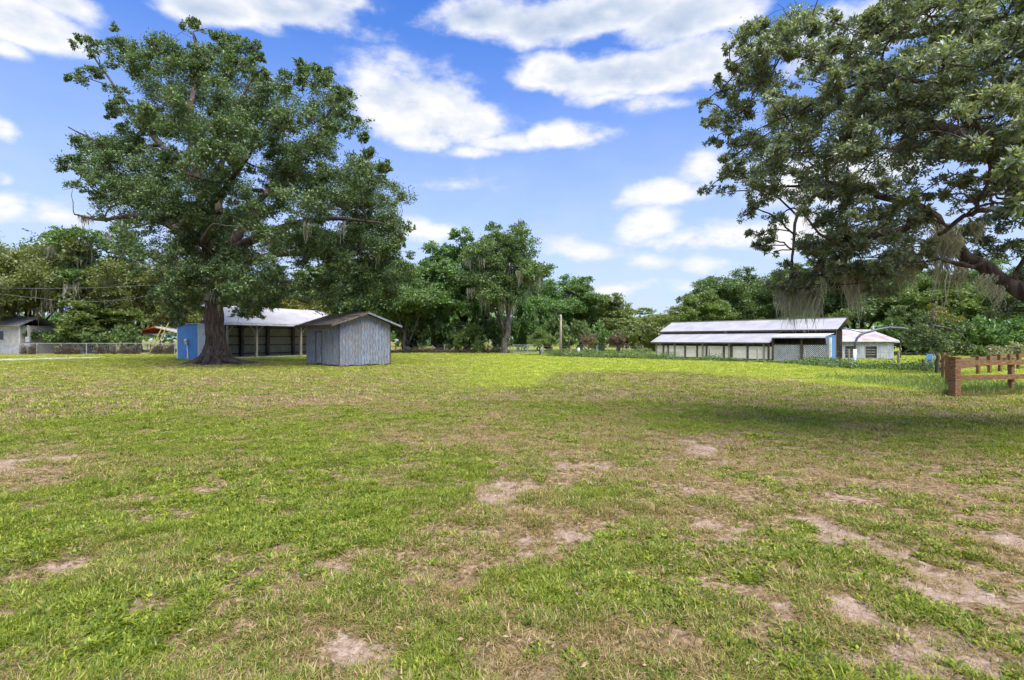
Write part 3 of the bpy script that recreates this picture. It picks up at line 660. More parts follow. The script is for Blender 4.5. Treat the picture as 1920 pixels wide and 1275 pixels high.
# ------------------------------------------------------------------ trees and bushes along the back
def proto_tree(name, seed, h, wd, trunk_h, dens, leaf, mat_, mossy=0, lumps=26, dome=.55, full=1.0):
    """a whole tree at the origin: trunk with limbs, crown, and moss when asked. Returns meshes"""
    global rng
    keep = rng; rng = np.random.default_rng(seed)
    L = Limbs(); ch = h-trunk_h; zc = trunk_h+ch*.5
    L.limb([(0, 0, -.3), (.1, 0, trunk_h*.5), (rng.normal()*.3, rng.normal()*.3, trunk_h), (rng.normal()*.5, rng.normal()*.5, trunk_h+ch*.55)], [.034*h, .026*h, .022*h, .012*h], 0, 9, 4, .08)
    for k in range(5):
        a = k*1.256+rng.uniform(-.4, .4); e = np.array([math.cos(a)*wd*.3, math.sin(a)*wd*.3, zc+rng.uniform(-.1, .3)*ch])
        L.limb([(0, 0, trunk_h*rng.uniform(.7, 1.1)), e*.5+np.array([0, 0, trunk_h*.55]), e], .012*h, .004*h, 6, 3, .2)
    cl = []
    for i in range(lumps):
        d = nrmz(rng.normal(size=3)); q = rng.uniform(.45, .92) if i > lumps*.25 else rng.uniform(0, .4)
        if d[2] < -.6: d[2] *= .6
        c = np.array([d[0]*wd*.5*q, d[1]*wd*.5*q, zc+d[2]*ch*.5*q]); r = wd*rng.uniform(.15, .25)*(1.15-.35*q)
        cl.append((c, r, full))
    for c, r, k in cl: L.reach(c, r, .008*h)
    for c, r, k in cl[::3]: L.twigs(c, r, 3, .02)
    out = {'trunk': L.mb.mesh(name+'_trunk', True), 'crown': crown_mesh(name+'_crown', cl, leaf, leaf*.5, dens)}
    out['crown'].materials.append(M[mat_]); out['trunk'].materials.append(M['grey_bark'])
    if mossy:
        sp = [(Vector(c)-Z*r*.3, rng.uniform(.10, .26)*h, r*.35) for c, r, k in cl for _ in range(1+(rng.random() < .7)) if c[2] < zc+ch*.3 and rng.random() < mossy]
        out['moss'] = moss_mesh(name+'_moss', sp, 18, .08); out['moss'].materials.append(M['moss'])
    rng = keep; return out, h, wd
PT = {
 'a': proto_tree('broad', 101, 13, 13, 1.2, 420, .29, 'far_leaf', 0, 34),
 'b': proto_tree('tall', 102, 15, 10, 1.8, 520, .28, 'far_leaf', 0, 34),
 'm': proto_tree('mossy', 103, 15, 10.5, 2.6, 420, .27, 'far_leaf', .9, 38),
 'w': proto_tree('wide', 104, 12, 15, 1.8, 320, .29, 'olive_leaf', 1.0, 38),
 'p': proto_tree('pale', 105, 11, 9, 1.0, 400, .30, 'pale_leaf', 0, 30),
 'o': proto_tree('olive', 106, 11, 9, 1.0, 400, .30, 'olive_leaf', 0, 28),
 'y': proto_tree('yellow', 107, 7, 6, 1.0, 700, .24, 'yellow_leaf', 0, 24),
 'r': proto_tree('rust', 108, 3.6, 3.4, 1.2, 1500, .12, 'rust_leaf', 0, 20),
 's': proto_tree('small', 109, 3.6, 3.8, 1.0, 1500, .13, 'pale_leaf', 0, 20),
 't': proto_tree('thin', 110, 10, 3.4, 6.5, 500, .24, 'far_leaf', 0, 9, full=.7),
 'g': proto_tree('gangly', 111, 14, 9.5, 3, 320, .28, 'far_leaf', 1.0, 26, full=.9)}
def place_tree(kind, px, top, wpx, depth, name, label, cat='tree', group='trees along the back of the field', rz=None, mossy=True):
    ms, h, wd = PT[kind]; x = (px-960)/F*depth; hh = H+(HY-top)/F*depth; ww = wpx/F*depth*(1.2 if wpx > 80 else 1.0)
    root = empty(name, (x, depth, 0), label, cat, group, rz if rz is not None else rng.uniform(0, 6.28))
    root.scale = (ww/wd, ww/wd, hh/h*(1.12 if wpx > 80 else 1))
    for k, me in ms.items():
        o = bpy.data.objects.new(k, me); COL.objects.link(o); o.parent = root
        if k != 'trunk': o['kind'] = 'stuff'
    return root
T = place_tree
T('w', -70, 455, 260, 74, 'oak_tree', 'mossy oak at the far left edge behind the cream house')
T('w', 55, 448, 230, 70, 'oak_tree', 'mossy olive oak standing right behind the meter post and cream house', rz=1.0)
T('g', 165, 440, 190, 73, 'oak_tree', 'moss hung oak behind the left chain link fence, sky showing through its top')
T('w', 262, 485, 190, 76, 'oak_tree', 'mossy oak above the red roofed pavilion', rz=3.0)
T('a', 350, 505, 190, 88, 'oak_tree', 'green tree seen behind the big oak trunk and blue wall')
T('a', 455, 520, 160, 92, 'oak_tree', 'dark green tree behind the middle of the pole barn roof')
T('y', 545, 541, 120, 72, 'yellowing_tree', 'small yellow green tree rising behind the pole barn roof')
T('b', 625, 480, 170, 84, 'oak_tree', 'tall dark tree rising behind the grey shed ridge')
T('b', 720, 470, 170, 76, 'oak_tree', 'tall green tree just behind the right side of the big oak')
T('a', 765, 500, 150, 70, 'oak_tree', 'rounded green tree right beside the grey shed eave')
T('b', 822, 470, 140, 74, 'oak_tree', 'tall tree between the grey shed and the moss draped oak')
T('b', 875, 447, 140, 77, 'oak_tree', 'tallest dark crown just left of the moss draped oak', rz=2.0)
T('m', 945, 440, 135, 67, 'mossy_oak_tree', 'tall oak draped in long grey moss beside the steel gate', rz=.6)
T('a', 1030, 528, 140, 82, 'oak_tree', 'low rounded tree behind the wooden utility pole')
T('b', 1088, 530, 120, 84, 'oak_tree', 'dark tree with pointed top right of the utility pole', rz=4)
T('o', 1130, 556, 110, 84, 'oak_tree', 'olive green tree behind the reddish young tree')
T('t', 1160, 553, 42, 82, 'thin_tree', 'thin bare stemmed tree standing above the reddish young tree')
T('o', 1200, 583, 150, 125, 'oak_tree', 'farthest olive tree at the low gap in the tree line')
T('o', 1262, 578, 120, 110, 'oak_tree', 'olive tree behind the left end of the stable')
T('p', 1310, 548, 100, 66, 'oak_tree', 'bright pale green tree behind the stable roof')
T('a', 1352, 528, 130, 74, 'oak_tree', 'green tree behind the middle of the stable roof')
T('a', 1435, 515, 150, 72, 'oak_tree', 'wide green tree behind the right half of the stable roof', rz=2)
T('b', 1520, 505, 150, 76, 'oak_tree', 'tall green tree behind the stable roof end')
T('a', 1610, 500, 180, 68, 'oak_tree', 'green tree behind the white outbuilding roof', rz=1)
T('b', 1700, 490, 170, 72, 'oak_tree', 'tall green tree right of the white outbuilding')
T('p', 1770, 520, 150, 60, 'oak_tree', 'pale green tree behind the small fence corner tree')
T('a', 1850, 505, 190, 64, 'oak_tree', 'dark green tree above the board fence', rz=3)
T('b', 1950, 500, 200, 60, 'oak_tree', 'dark tree at the right edge behind the board fence')
T('s', 1012, 620, 62, 60, 'small_tree', 'small yellow green tree behind the steel gate', group='young trees beyond the wire fence')
T('r', 1103, 624, 42, 58, 'small_tree', 'small brownish young tree just right of the utility pole', group='young trees beyond the wire fence')
T('r', 1160, 622, 46, 52, 'small_tree', 'small reddish young tree standing alone near the stable', group='young trees beyond the wire fence')
T('p', 180, 560, 130, 70, 'understory_tree', 'low green tree under the mossy oaks behind chain link fence')
T('p', 1275, 600, 70, 72, 'understory_tree', 'low light green tree at the left corner of the stable')
# bushes filling the foot of the tree line
def bush_mesh(name, seed, mat_, dens, leaf):
    global rng
    keep = rng; rng = np.random.default_rng(seed)
    cl = [(np.array([rng.uniform(-.75, .75), rng.uniform(-.6, .6), rng.uniform(.25, .75)]), rng.uniform(.28, .45), 1) for _ in range(12)]
    me = crown_mesh(name, cl, leaf, leaf*.5, dens); me.materials.append(M[mat_]); rng = keep; return me
BM = {'d': bush_mesh('bush_dark', 201, 'far_leaf', 3600, .10), 'p': bush_mesh('bush_pale', 202, 'pale_leaf', 3600, .10), 'o': bush_mesh('bush_olive', 203, 'olive_leaf', 3600, .10), 't': bush_mesh('bush_tan', 204, 'tan_brush', 3800, .09)}
def bush(k, px, top, wpx, depth, label, group='bushes at the foot of the trees'):
    o = bpy.data.objects.new('bush', BM[k]); COL.objects.link(o); o.location = ((px-960)/F*depth, depth, -.1)
    ww = wpx/F*depth/2; o.scale = (ww, ww, H+(HY-top)/F*depth); o.rotation_euler.z = rng.uniform(0, 6.28)
    return tag(o, label, 'bush', group)
bush('d', 130, 600, 120, 68, 'dark bush behind the chain link fence near the meter post')
bush('d', 215, 605, 90, 67, 'dark bush just left of the red roofed pavilion')
bush('d', 30, 600, 90, 72, 'dark bush beside the cream house wall')
bush('d', 770, 580, 90, 72, 'dark bush beside the grey shed, behind the wire fence')
bush('d', 830, 585, 90, 73, 'dark bush in the shade left of the moss draped oak')
bush('p', 880, 605, 80, 71, 'lighter bush at the foot of the moss draped oak')
bush('d', 915, 575, 80, 75, 'tall dark bush directly behind the moss draped oak')
bush('d', 985, 565, 90, 76, 'dark bush right of the moss draped trunk')
bush('d', 1050, 575, 90, 76, 'dark bush behind the utility pole')
bush('d', 1125, 600, 80, 74, 'green bush left of the reddish young tree')
bush('o', 1190, 605, 90, 78, 'olive bush right of the reddish young tree')
bush('o', 1235, 600, 90, 80, 'tall olive bush touching the stable end')
bush('d', 1660, 590, 140, 60, 'dark bush behind the white outbuilding')
bush('d', 1740, 590, 120, 58, 'dark bush behind the small fence corner tree')
bush('d', 1830, 590, 130, 55, 'large dark bush behind the tan brush')
bush('d', 1920, 590, 130, 54, 'large dark bush at the right edge')
bush('t', 1905, 640, 90, 36, 'tan flowering brush behind the board fence at the right edge', 'brush behind the board fence')
bush('t', 1860, 643, 60, 38, 'tan brush behind the board fence, left of the larger clump', 'brush behind the board fence')
bush('p', 1848, 646, 44, 34, 'bright green brush behind the board fence', 'brush behind the board fence')
bush('p', 1950, 652, 60, 32, 'bright green brush past the right edge of the fence', 'brush behind the board fence')
bush('d', 690, 610, 90, 78, 'dark bush behind the grey shed')
bush('d', 560, 610, 120, 90, 'dark bush behind the pole barn')
# a far wood that closes the horizon
cl = []
for i in range(130):
    a = R(-62+124*i/129); d = rng.uniform(135, 160); hh = rng.uniform(5, 9) if (-.05 < math.tan(a) < .45) else rng.uniform(8, 13)
    cl.append((np.array([math.sin(a)*d/ max(.55, math.cos(a)), d, hh*.35]), hh*.62, 1.0)); cl.append((np.array([math.sin(a)*d/max(.55, math.cos(a))+2, d+4, hh*.75]), hh*.45, 1.0))
tag(link('woodland', crown_mesh('woodland', cl, 1.6, 1.0, 1), M['far_leaf']), 'distant wood closing off the field behind the tree line', 'woodland', kind='stuff')

# ---- small tree at the corner of the board fence
def corner_tree():
    d = 27.0; b = P(1757, 0, d); b.z = 0
    root = empty('corner_tree', b, 'small tree with pale trunk and drooping dark leaves near the fence corner', 'tree')
    L = Limbs(); L.limb([b-Z*.1, P(1757, 660, d), P(1754, 630, d), P(1748, 600, d), P(1755, 565, d)], .11, .03, 9)
    L.limb([P(1754, 630, d), P(1725, 615, d), P(1690, 600, d)], .05, .02, 6); L.limb([P(1750, 610, d), P(1790, 620, d), P(1815, 640, d)], .05, .02, 6)
    cl = [(P(x, y, d+dd), r*d/F, k) for x, y, r, dd, k in [(1700, 590, 26, -.3, 1), (1722, 625, 24, -.6, 1), (1700, 635, 16, -.3, .8), (1745, 640, 26, -.8, 1), (1790, 640, 30, -.4, 1), (1810, 655, 18, 0, .9), (1770, 615, 24, .4, 1), (1730, 600, 22, .5, 1), (1725, 650, 16, -.6, .8), (1765, 655, 20, -.8, .9), (1800, 615, 22, .5, .8)]]
    for c, r, k in cl: L.reach(c, r, .04)
    L.mb.build('trunk', M['grey_bark'], root, True)
    link('crown', crown_mesh('crown', cl, .13, .06, 2200), M['oak_leaf'], root, 'stuff')
    cy = [(P(x, y, d+.6), r*d/F, .8) for x, y, r in [(1755, 585, 24), (1775, 595, 22), (1740, 590, 14), (1790, 605, 16)]]
    link('yellow_sprays', crown_mesh('yellow_sprays', cy, .13, .06, 1800), M['yellow_leaf'], root, 'stuff')
corner_tree()

# ------------------------------------------------------------------ grey weathered shed
def pieces(root, name, n, fn, m):
    for i in range(n): mb = MB(); fn(mb, i); mb.build(name, m, root)
def grey_shed():
    c = G(636, 688); u = Vector((.707, .707, 0)); v = Vector((-.707, .707, 0)); a = G(733, 684.5); l = G(575, 683)
    Wg = 3.75; Dp = 5.0; hw = 2.92; ap = 3.56
    root = empty('grey_shed', c, 'weathered grey board shed with low gable roof and narrow door', 'shed')
    fl = MB(); fl.box(c, u, v, Z, (.06, Wg-.06), (.06, Dp-.06), (.10, .2)); fl.build('floor', M['dark_wood'], root)
    for x in (.25, Wg*.5, Wg-.3):
        for y in (.3, Dp*.5, Dp-.3):
            mb = MB(); mb.box(c, u, v, Z, (x-.15, x+.15), (y-.15, y+.15), (-.1, .10)); mb.build('footing_block', M['concrete'], root)
    rr = random.Random(4)
    n = 17; pw = Wg/n
    def gb(mb, i, b=0.0, o=-.02):                      # front gable boards, tops cut to the roof slope
        x0 = i*pw+.009; x1 = (i+1)*pw-.009; zt = lambda x: hw+(ap-hw)*(1-abs(x-Wg/2)/(Wg/2))-.03
        z0 = .10+rr.uniform(-.03, .02); th = rr.uniform(0, .012)
        q = lambda x, y, z: c+u*x+v*y+Z*z
        mb.hexa([q(x0, b+o-th, z0), q(x1, b+o-th, z0), q(x1, b+o+.03, z0), q(x0, b+o+.03, z0), q(x0, b+o-th, zt(x0)), q(x1, b+o-th, zt(x1)), q(x1, b+o+.03, zt(x1)), q(x0, b+o+.03, zt(x0))])
        if x0 < Wg/2 < x1: pass
    pieces(root, 'wall_board', n, gb, M['weathered'])
    pieces(root, 'wall_board', n, lambda mb, i: gb(mb, i, Dp, 0), M['weathered'])
    m = 22; sw = Dp/m; dlo, dhi = 11, 15
    bk = MB(); bk.box(c, u, v, Z, (.016, .05), (.05, Dp-.05), (.2, hw-.05)); bk.build('dark_backing', M['dark_wood'], root)  # dark sheet set in so the board gaps read as a dark interior
    bk = MB(); q = lambda x, y, z: c+u*x+v*y+Z*z
    pr = [(.05, .2), (Wg-.05, .2), (Wg-.05, hw-.06), (Wg/2, ap-.06), (.05, hw-.06)]
    bk.add([q(x, .014, z) for x, z in pr]+[q(x, .05, z) for x, z in pr], [(0, 1, 2, 3, 4), (9, 8, 7, 6, 5)]+[(i, i+5, (i+1) % 5+5, (i+1) % 5) for i in range(5)]); bk.build('dark_backing', M['dark_wood'], root)  # same dark backing behind the gable board gaps
    def sb(mb, i):
        y0 = i*sw+.009; y1 = (i+1)*sw-.009; th = rr.uniform(0, .012); z0 = .10+rr.uniform(-.02, .03)
        if dlo <= i < dhi: mb.box(c, u, v, Z, (-.02, .012), (y0, y1), (2.32, hw-.02))
        else: mb.box(c, u, v, Z, (-.02-th, .012), (y0, y1), (z0, hw-.02))
    pieces(root, 'wall_board', m, sb, M['weathered'])
    pieces(root, 'wall_board', m, lambda mb, i: mb.box(c, u, v, Z, (Wg-.012, Wg+.02), (i*sw+.004, (i+1)*sw-.004), (.1, hw-.02)), M['weathered'])
    dr = MB(); y0 = dlo*sw+.03; y1 = dhi*sw-.03; dr.box(c, u, v, Z, (-.008, .012), (y0, y1), (.17, 2.28)); d = dr.build('door', M['weathered'], root)
    fr = MB()
    for e in ((y0-.10, y0-.03), (y1+.03, y1+.07)): fr.box(c, u, v, Z, (-.045, -.0), e, (.15, 2.36))
    fr.box(c, u, v, Z, (-.046, 0), (y0-.029, y1+.029), (2.30, 2.36)); fr.build('frame', M['dark_wood'], d)
    hn = MB(); hn.box(c, u, v, Z, (-.05, -.008), (y0+.06, y0+.1), (1.1, 1.26)); hn.build('handle', M['dark_steel'], d)
    for z in (.5, 1.9):
        hg = MB(); hg.box(c, u, v, Z, (-.02, -.008), (y1-.16, y1-.01), (z, z+.07)); hg.build('hinge', M['dark_steel'], d)
    for x, y in ((-.04, -.05), (Wg-.02, -.05)):
        tr = MB(); tr.box(c, u, v, Z, (x, x+.07), (y, y+.06), (.08, hw-.04)); tr.build('corner_board', M['dark_wood'], root)
    # roof: two slopes with overlapping shingle courses
    ov = .72; oe = .45; sl = (ap-hw)/(Wg/2); nrm = {}
    for sgn in (-1, 1):
        ridge = c+u*(Wg/2)+Z*(ap+.06); dn = (u*sgn-Z*sl).normalized(); nn = (u*sgn*sl+Z).normalized(); Ln = (Wg/2+ov)*math.sqrt(1+sl*sl)
        dk = MB(); dk.box(ridge, v, dn, nn, (-oe, Dp+oe), (0, Ln), (-.05, 0)); deck = dk.build('roof_deck', M['dark_wood'], root)
        k = 13; cw = Ln/k
        for i in range(k):
            segs = 9
            for j in range(segs):
                if sgn < 0 and i == k-1 and j in (2, 7): continue
                a0 = -oe-.02+(Dp+2*oe+.04)*j/segs; a1 = -oe-.02+(Dp+2*oe+.04)*(j+1)/segs-.006
                mb = MB(); lift = rr.uniform(0, .012); ex = rr.uniform(-.02, .03)
                q = lambda x, y, z: ridge+v*x+dn*y+nn*z
                y_0 = i*cw; y_1 = (i+1)*cw+.03+ex
                mb.hexa([q(a0, y_0, .004), q(a1, y_0, .004), q(a1, y_1, .020+lift), q(a0, y_1, .020+lift), q(a0, y_0, .012), q(a1, y_0, .012), q(a1, y_1, .032+lift), q(a0, y_1, .032+lift)])
                mb.build('shingle', M['old_shingle'], deck)
        rk = MB(); rk.box(ridge, v, dn, nn, (-oe-.045, -oe-.004), (.02, Ln), (-.11, .0)); rk.build('rake_board', M['old_shingle'] if sgn < 0 else M['weathered'], root)
        ea = MB(); ea.box(ridge, v, dn, nn, (-oe, Dp+oe), (Ln+.004, Ln+.03), (-.12, -.002)); ea.build('eave_board', M['dark_wood'], root)
    rc_ = MB(); rc_.box(c+u*(Wg/2)+Z*(ap+.075), v, u, Z, (-oe-.02, Dp+oe+.02), (-.12, .12), (.005, .035)); rc_.build('ridge_cap', M['old_shingle'], root)
grey_shed()

# ------------------------------------------------------------------ open pole barn with blue end wall
def pole_barn():
    o = Vector((-28.2, 46.0, 0)); u = Vector((.49, .872, 0)).normalized(); v = Vector((-u.y, u.x, 0)); n_in = v
    LN = 16.5; Dp = 3.5; hf = 3.62; hb = 5.2
    root = empty('pole_barn', o, 'long open pole barn with white metal roof and blue end wall', 'barn')
    rf = lambda y: hf+(hb-hf)*y/Dp
    q = lambda x, y, z: o+u*x+v*y+Z*z
    s = MB(); s.box(o, u, v, Z, (2.6, LN), (-.15, Dp), (-.1, .06)); s.build('floor_slab', M['concrete'], root)
    # blue end wall in metal sheets
    k = 4; pw = 3.3/k
    for i in range(k):
        mb = MB(); mb.rib_sheet(q(0, i*pw, 0), v, pw-.004, Z, 3.20, -u, .28, .02); mb.build('wall_sheet', M['blue_metal'], root)
    mb = MB(); mb.box(o, u, v, Z, (.01, 2.4), (-.02, .02), (0, 3.2)); mb.build('front_sheet', M['white_trim'], root)
    mb = MB(); mb.box(o, u, v, Z, (-.05, .5), (-.09, -.025), (0, 3.2)); mb.build('corner_trim', M['white_trim'], root)
    mb = MB(); mb.box(o, u, v, Z, (-.04, .01), (3.31, 3.42), (0, 3.2)); mb.build('corner_trim'
        , M['white_trim'], root); mb = MB(); mb.rib_sheet(q(-.2, -.2, 3.22), u, 2.45, v, 3.75, Z, .23, .02); mb.build('low_roof_sheet', M['white_trim'], root)
    mt = MB(); mt.box(o, u, v, Z, (-.20, -.03), (1.45, 1.80), (1.35, 1.85)); m_ = mt.build('meter_box', M['steel'], root)
    mt = MB(); mt.tube([q(-.21, 1.62, 1.68), q(-.30, 1.62, 1.68)], .11, 14); mt.build('meter_glass', M['white_pipe'], m_)
    mt = MB(); mt.tube([q(-.1, 1.55, 1.35), q(-.1, 1.55, .9), q(-.1, 1.48, .7), q(-.1, 1.48, 0)], .05, 8); mt.build('conduit', M['white_pipe'], m_)
    # back wall sheets with dark girts in front
    x = 2.6; i = 0
    while x < LN-.1:
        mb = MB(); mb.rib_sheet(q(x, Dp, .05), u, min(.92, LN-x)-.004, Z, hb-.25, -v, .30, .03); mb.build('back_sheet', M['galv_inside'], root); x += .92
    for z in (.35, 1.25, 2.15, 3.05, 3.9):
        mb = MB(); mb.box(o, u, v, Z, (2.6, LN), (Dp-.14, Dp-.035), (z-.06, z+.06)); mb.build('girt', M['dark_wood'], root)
    mb = MB(); mb.box(o, u, v, Z, (2.42, 2.5), (.03, Dp-.04), (0, rf(0)-.2)); mb.add([q(2.43, .1, hf-.15), q(2.43, Dp-.05, hf-.15), q(2.43, Dp-.05, hb-.2), q(2.49, .1, hf-.15), q(2.49, Dp-.05, hf-.15), q(2.49, Dp-.05, hb-.2)], [(0, 1, 2), (5, 4, 3), (0, 3, 4, 1), (1, 4, 5, 2), (2, 5, 3, 0)]); mb.build('partition_wall', M['dark_wood'], root)
    mb = MB(); mb.rib_sheet(q(LN, 0, 0), v, Dp, Z, hf-.2, u, .28, .02); mb.build('far_end_wall', M['galv_inside'], root)
    for px in (481,):
        t = 5.75
        for tt, m in ((t, 'post_wood'), (t+5.2, 'post_wood'), (2.7, 'post_wood')):
            p = MB(); p.box(o, u, v, Z, (tt-.10, tt+.10), (.02, .22), (-.1, hf-.28)); po = p.build('post', M[m], root)
            for sg in (-1, 1):
                b = MB(); b.bar(q(tt+sg*.10, .12, hf-1.15), q(tt+sg*.85, .12, hf-.30), .05, .12); b.build('brace', M[m], po)
    for tt in (3.0, 6.2, 9.2, 12.4):
        p = MB(); p.box(o, u, v, Z, (tt-.14, tt+.14), (Dp-.42, Dp-.145), (0, hb-.4)); po = p.build('rear_post', M['dark_wood'], root)
        for sg in (-1, 1):
            b = MB(); b.bar(q(tt+sg*.13, Dp-.3, hf-.75), q(tt+sg*.95, Dp-.3, hf+.15), .05, .12); b.build('brace', M['dark_wood'], po)
    b = MB(); b.box(o, u, v, Z, (2.3, LN), (.03, .11), (hf-.30, hf-.05)); b.build('header_beam', M['post_wood'], root)
    sl = Vector((v.x, v.y, (hb-hf)/Dp)).normalized(); nn = u.cross(sl); nn = nn if nn.z > 0 else -nn
    ov = .55; Ls = (Dp+ov+.15)*math.sqrt(1+((hb-hf)/Dp)**2); st = q(2.25, 0, hf)-sl*ov*1.05
    x = 0; tot = LN-1.9
    while x < tot-.05:
        wd = min(.92, tot-x); mb = MB(); mb.rib_sheet(st+u*x, u, wd-.002, sl, Ls, nn, .23, .02); mb.build('roof_sheet', M['roof_metal'], root); x += .92
    for tt in np.arange(2.5, LN, 1.2):
        b = MB(); b.bar(q(tt, -ov*.9, hf-.12-ov*.42), q(tt, Dp, hb-.12), .05, .14); b.build('rafter', M['post_wood'], root)
    fs = MB(); fs.bar(st-nn*.10-u*.02, st-nn*.10+u*tot, .04, .20); fs.build('fascia', M['white_trim'], root)
    fs = MB(); fs.bar(st-nn*.08-u*.04, st-nn*.08-u*.04+sl*Ls, .04, .18); fs.build('rake_trim', M['white_trim'], root)
    b = MB(); b.bar(q(2.3, -.5, hf-.25), q(1.4, -.3, hf-1.0), .05, .12); b.build('outer_brace', M['white_trim'], root)
pole_barn()

# ------------------------------------------------------------------ stable with stepped roofs
def stable():
    o = Vector((14.1, 51.4, 0)); e = Vector((24.4, 39.9, 0)); u = (e-o).normalized(); LN = (e-o).length; v = Vector((-u.y, u.x, 0))
    if v.y < 0: v = -v
    root = empty('stable', o, 'long low stable with two stepped grey metal roofs and white stall panels', 'stable')
    q = lambda x, y, z: o+u*x+v*y+Z*z
    def t_of(px):
        r = (px-960)/F; return (r*o.y-o.x)/(u.x-r*u.y)
    tm = t_of(1443)
    def slope(a0, a1, y0, z0, y1, z1, m, nm, ex=.12):
        d = Vector(v*(y1-y0)+Z*(z1-z0)); L = d.length; d = d/L; nn = u.cross(d); nn = nn if nn.z > 0 else -nn
        x = a0-ex; end = a1+ex
        while x < end-.05:
            wd = min(.92, end-x); mb = MB(); mb.rib_sheet(q(x, y0, z0), u, wd-.002, d, L, nn, .23, .018); mb.build(nm, m, root); x += .92
    slope(0, tm, -.25, 1.54, 2.2, 2.44, M['roof_grey'], 'lean_to_sheet')
    slope(tm+.3, LN, -.25, 2.02, 1.9, 2.30, M['roof_metal'], 'lean_to_sheet', .1)
    slope(0, LN, 1.85, 2.62, 4.3, 3.62, M['roof_grey'], 'roof_sheet', .35)
    slope(0, LN, 5.6, 3.10, 4.32, 3.62, M['roof_grey'], 'roof_sheet', .35)
    r = MB(); r.box(o, u, v, Z, (-.4, LN+.4), (4.18, 4.44), (3.625, 3.66)); r.build('ridge_cap', M['roof_grey'], root)
    f = MB(); f.bar(q(-.35, 1.84, 2.54), q(LN+.35, 1.84, 2.54), .03, .12); f.build('fascia', M['dark_wood'], root)
    f = MB(); f.bar(q(-.1, -.22, 1.46), q(tm, -.22, 1.46), .03, .12); f.build('fascia', M['dark_wood'], root)
    f = MB(); f.bar(q(tm+.25, -.27, 1.97), q(LN+.1, -.27, 1.97), .03, .11); f.build('fascia', M['white_trim'], root)
    # dark clerestory band, back and end walls
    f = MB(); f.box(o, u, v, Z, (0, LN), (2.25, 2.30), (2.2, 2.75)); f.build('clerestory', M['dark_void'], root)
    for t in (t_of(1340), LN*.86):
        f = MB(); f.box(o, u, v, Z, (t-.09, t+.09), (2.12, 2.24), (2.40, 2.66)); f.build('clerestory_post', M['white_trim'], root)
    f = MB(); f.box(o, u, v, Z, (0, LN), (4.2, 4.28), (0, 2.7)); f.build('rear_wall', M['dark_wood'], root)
    for x0 in (0.0, ):
        f = MB(); f.box(o, u, v, Z, (x0, x0+.06), (2.32, 4.18), (0, 2.7)); f.build('end_wall', M['dark_wood'], root)
    for x0, xx in ((0, 1), (LN-.06, 1)):
        f = MB(); a = q(x0, 1.95, 2.62); b = q(x0, 5.5, 3.08); c = q(x0, 4.3, 3.52)
        f.add([a, b, c, a+u*.05, b+u*.05, c+u*.05], [(0, 1, 2), (5, 4, 3), (0, 3, 4, 1), (1, 4, 5, 2), (2, 5, 3, 0)]); f.build('gable', M['dark_wood'], root)
    px = [1180+a/6.4 for a in (325, 410, 465, 545, 670, 815, 880, 927, 1135, 1200, 1228, 1420, 1615, 1672, 1722)]
    ts = [t_of(p) for p in px]
    for i, t in enumerate(ts):
        p = MB(); p.box(o, u, v, Z, (t-.075, t+.075), (-.06, .09), (-.05, 1.50 if t < tm+.15 else 1.98)); p.build('post', M['dark_wood'] if i % 3 else M['post_wood'], root)
    for i in range(len(ts)-1):
        a, b = ts[i]+.085, ts[i+1]-.085
        if b-a < .12: continue
        p = MB(); p.box(o, u, v, Z, (a, b), (.02, .05), (.13, 1.20)); p.build('stall_panel', M['white_panel'], root)
    b = MB(); b.box(o, u, v, Z, (0, tm), (.10, .16), (1.2, 1.32)); b.build('top_rail', M['dark_wood'], root)
    b = MB(); b.box(o, u, v, Z, (0, ts[-1]), (.10, .16), (-.05, .16)); b.build('skirt_board', M['dark_wood'], root)
    # lattice bays at the right end
    for a, b in ((1450.5, 1502), (1505.5, 1555)):
        ta, tb = t_of(a), t_of(b); z0, z1 = .04, 1.36; mb = MB(); st = .16; wd = .035
        for sg in (1, -1):
            k = ta-(z1-z0)
            while k < tb+(z1-z0):
                pts = []
                s0 = max(0, (ta-k) if sg > 0 else (k-tb)); s1 = min(z1-z0, (tb-k) if sg > 0 else (k-ta))
                if s1-s0 > .05:
                    off = .012 if sg > 0 else .024
                    mb.bar(q(k+sg*s0, off, z0+s0), q(k+sg*s1, off, z0+s1), .011, wd, up=Z) if False else None
                    d = (u*sg+Z).normalized(); nrm = d.cross(v).normalized()
                    mb.box(q(k+sg*s0, off, z0+s0), d, nrm, v, (0, (s1-s0)*1.414), (-wd/2, wd/2), (0, .01))
                k += st
        mb.build('lattice', M['white_trim'], root)
        fr = MB(); fr.box(o, u, v, Z, (ta, tb), (-.01, .045), (z1, z1+.07)); fr.build('lattice_rail', M['dark_wood'], root)
    for pp, m in ((1503.5, 'dark_wood'), (1557, 'white_trim'), (1553, 'post_wood')):
        t = t_of(pp); p = MB(); p.box(o, u, v, Z, (t-.07, t+.07), (-.1, .08), (-.05, 1.95)); p.build('post', M[m], root)
    # blue sheet closing the end
    p = MB(); p.rib_sheet(q(LN+.02, .1, 0), v, 2.3, Z, 2.15, u, .2, .03); p.build('blue_end_sheet', M['pale_blue_metal'], root)
    p = MB(); p.box(o, u, v, Z, (LN-.1, LN+.05), (2.42, 2.56), (0, 2.6)); p.build('end_post', M['dark_wood'], root)
    p = MB(); p.box(o, u, v, Z, (LN-.04, LN+.02), (2.57, 2.75), (0, 2.6)); p.build('end_wall', M['dark_wood'], root)
stable()

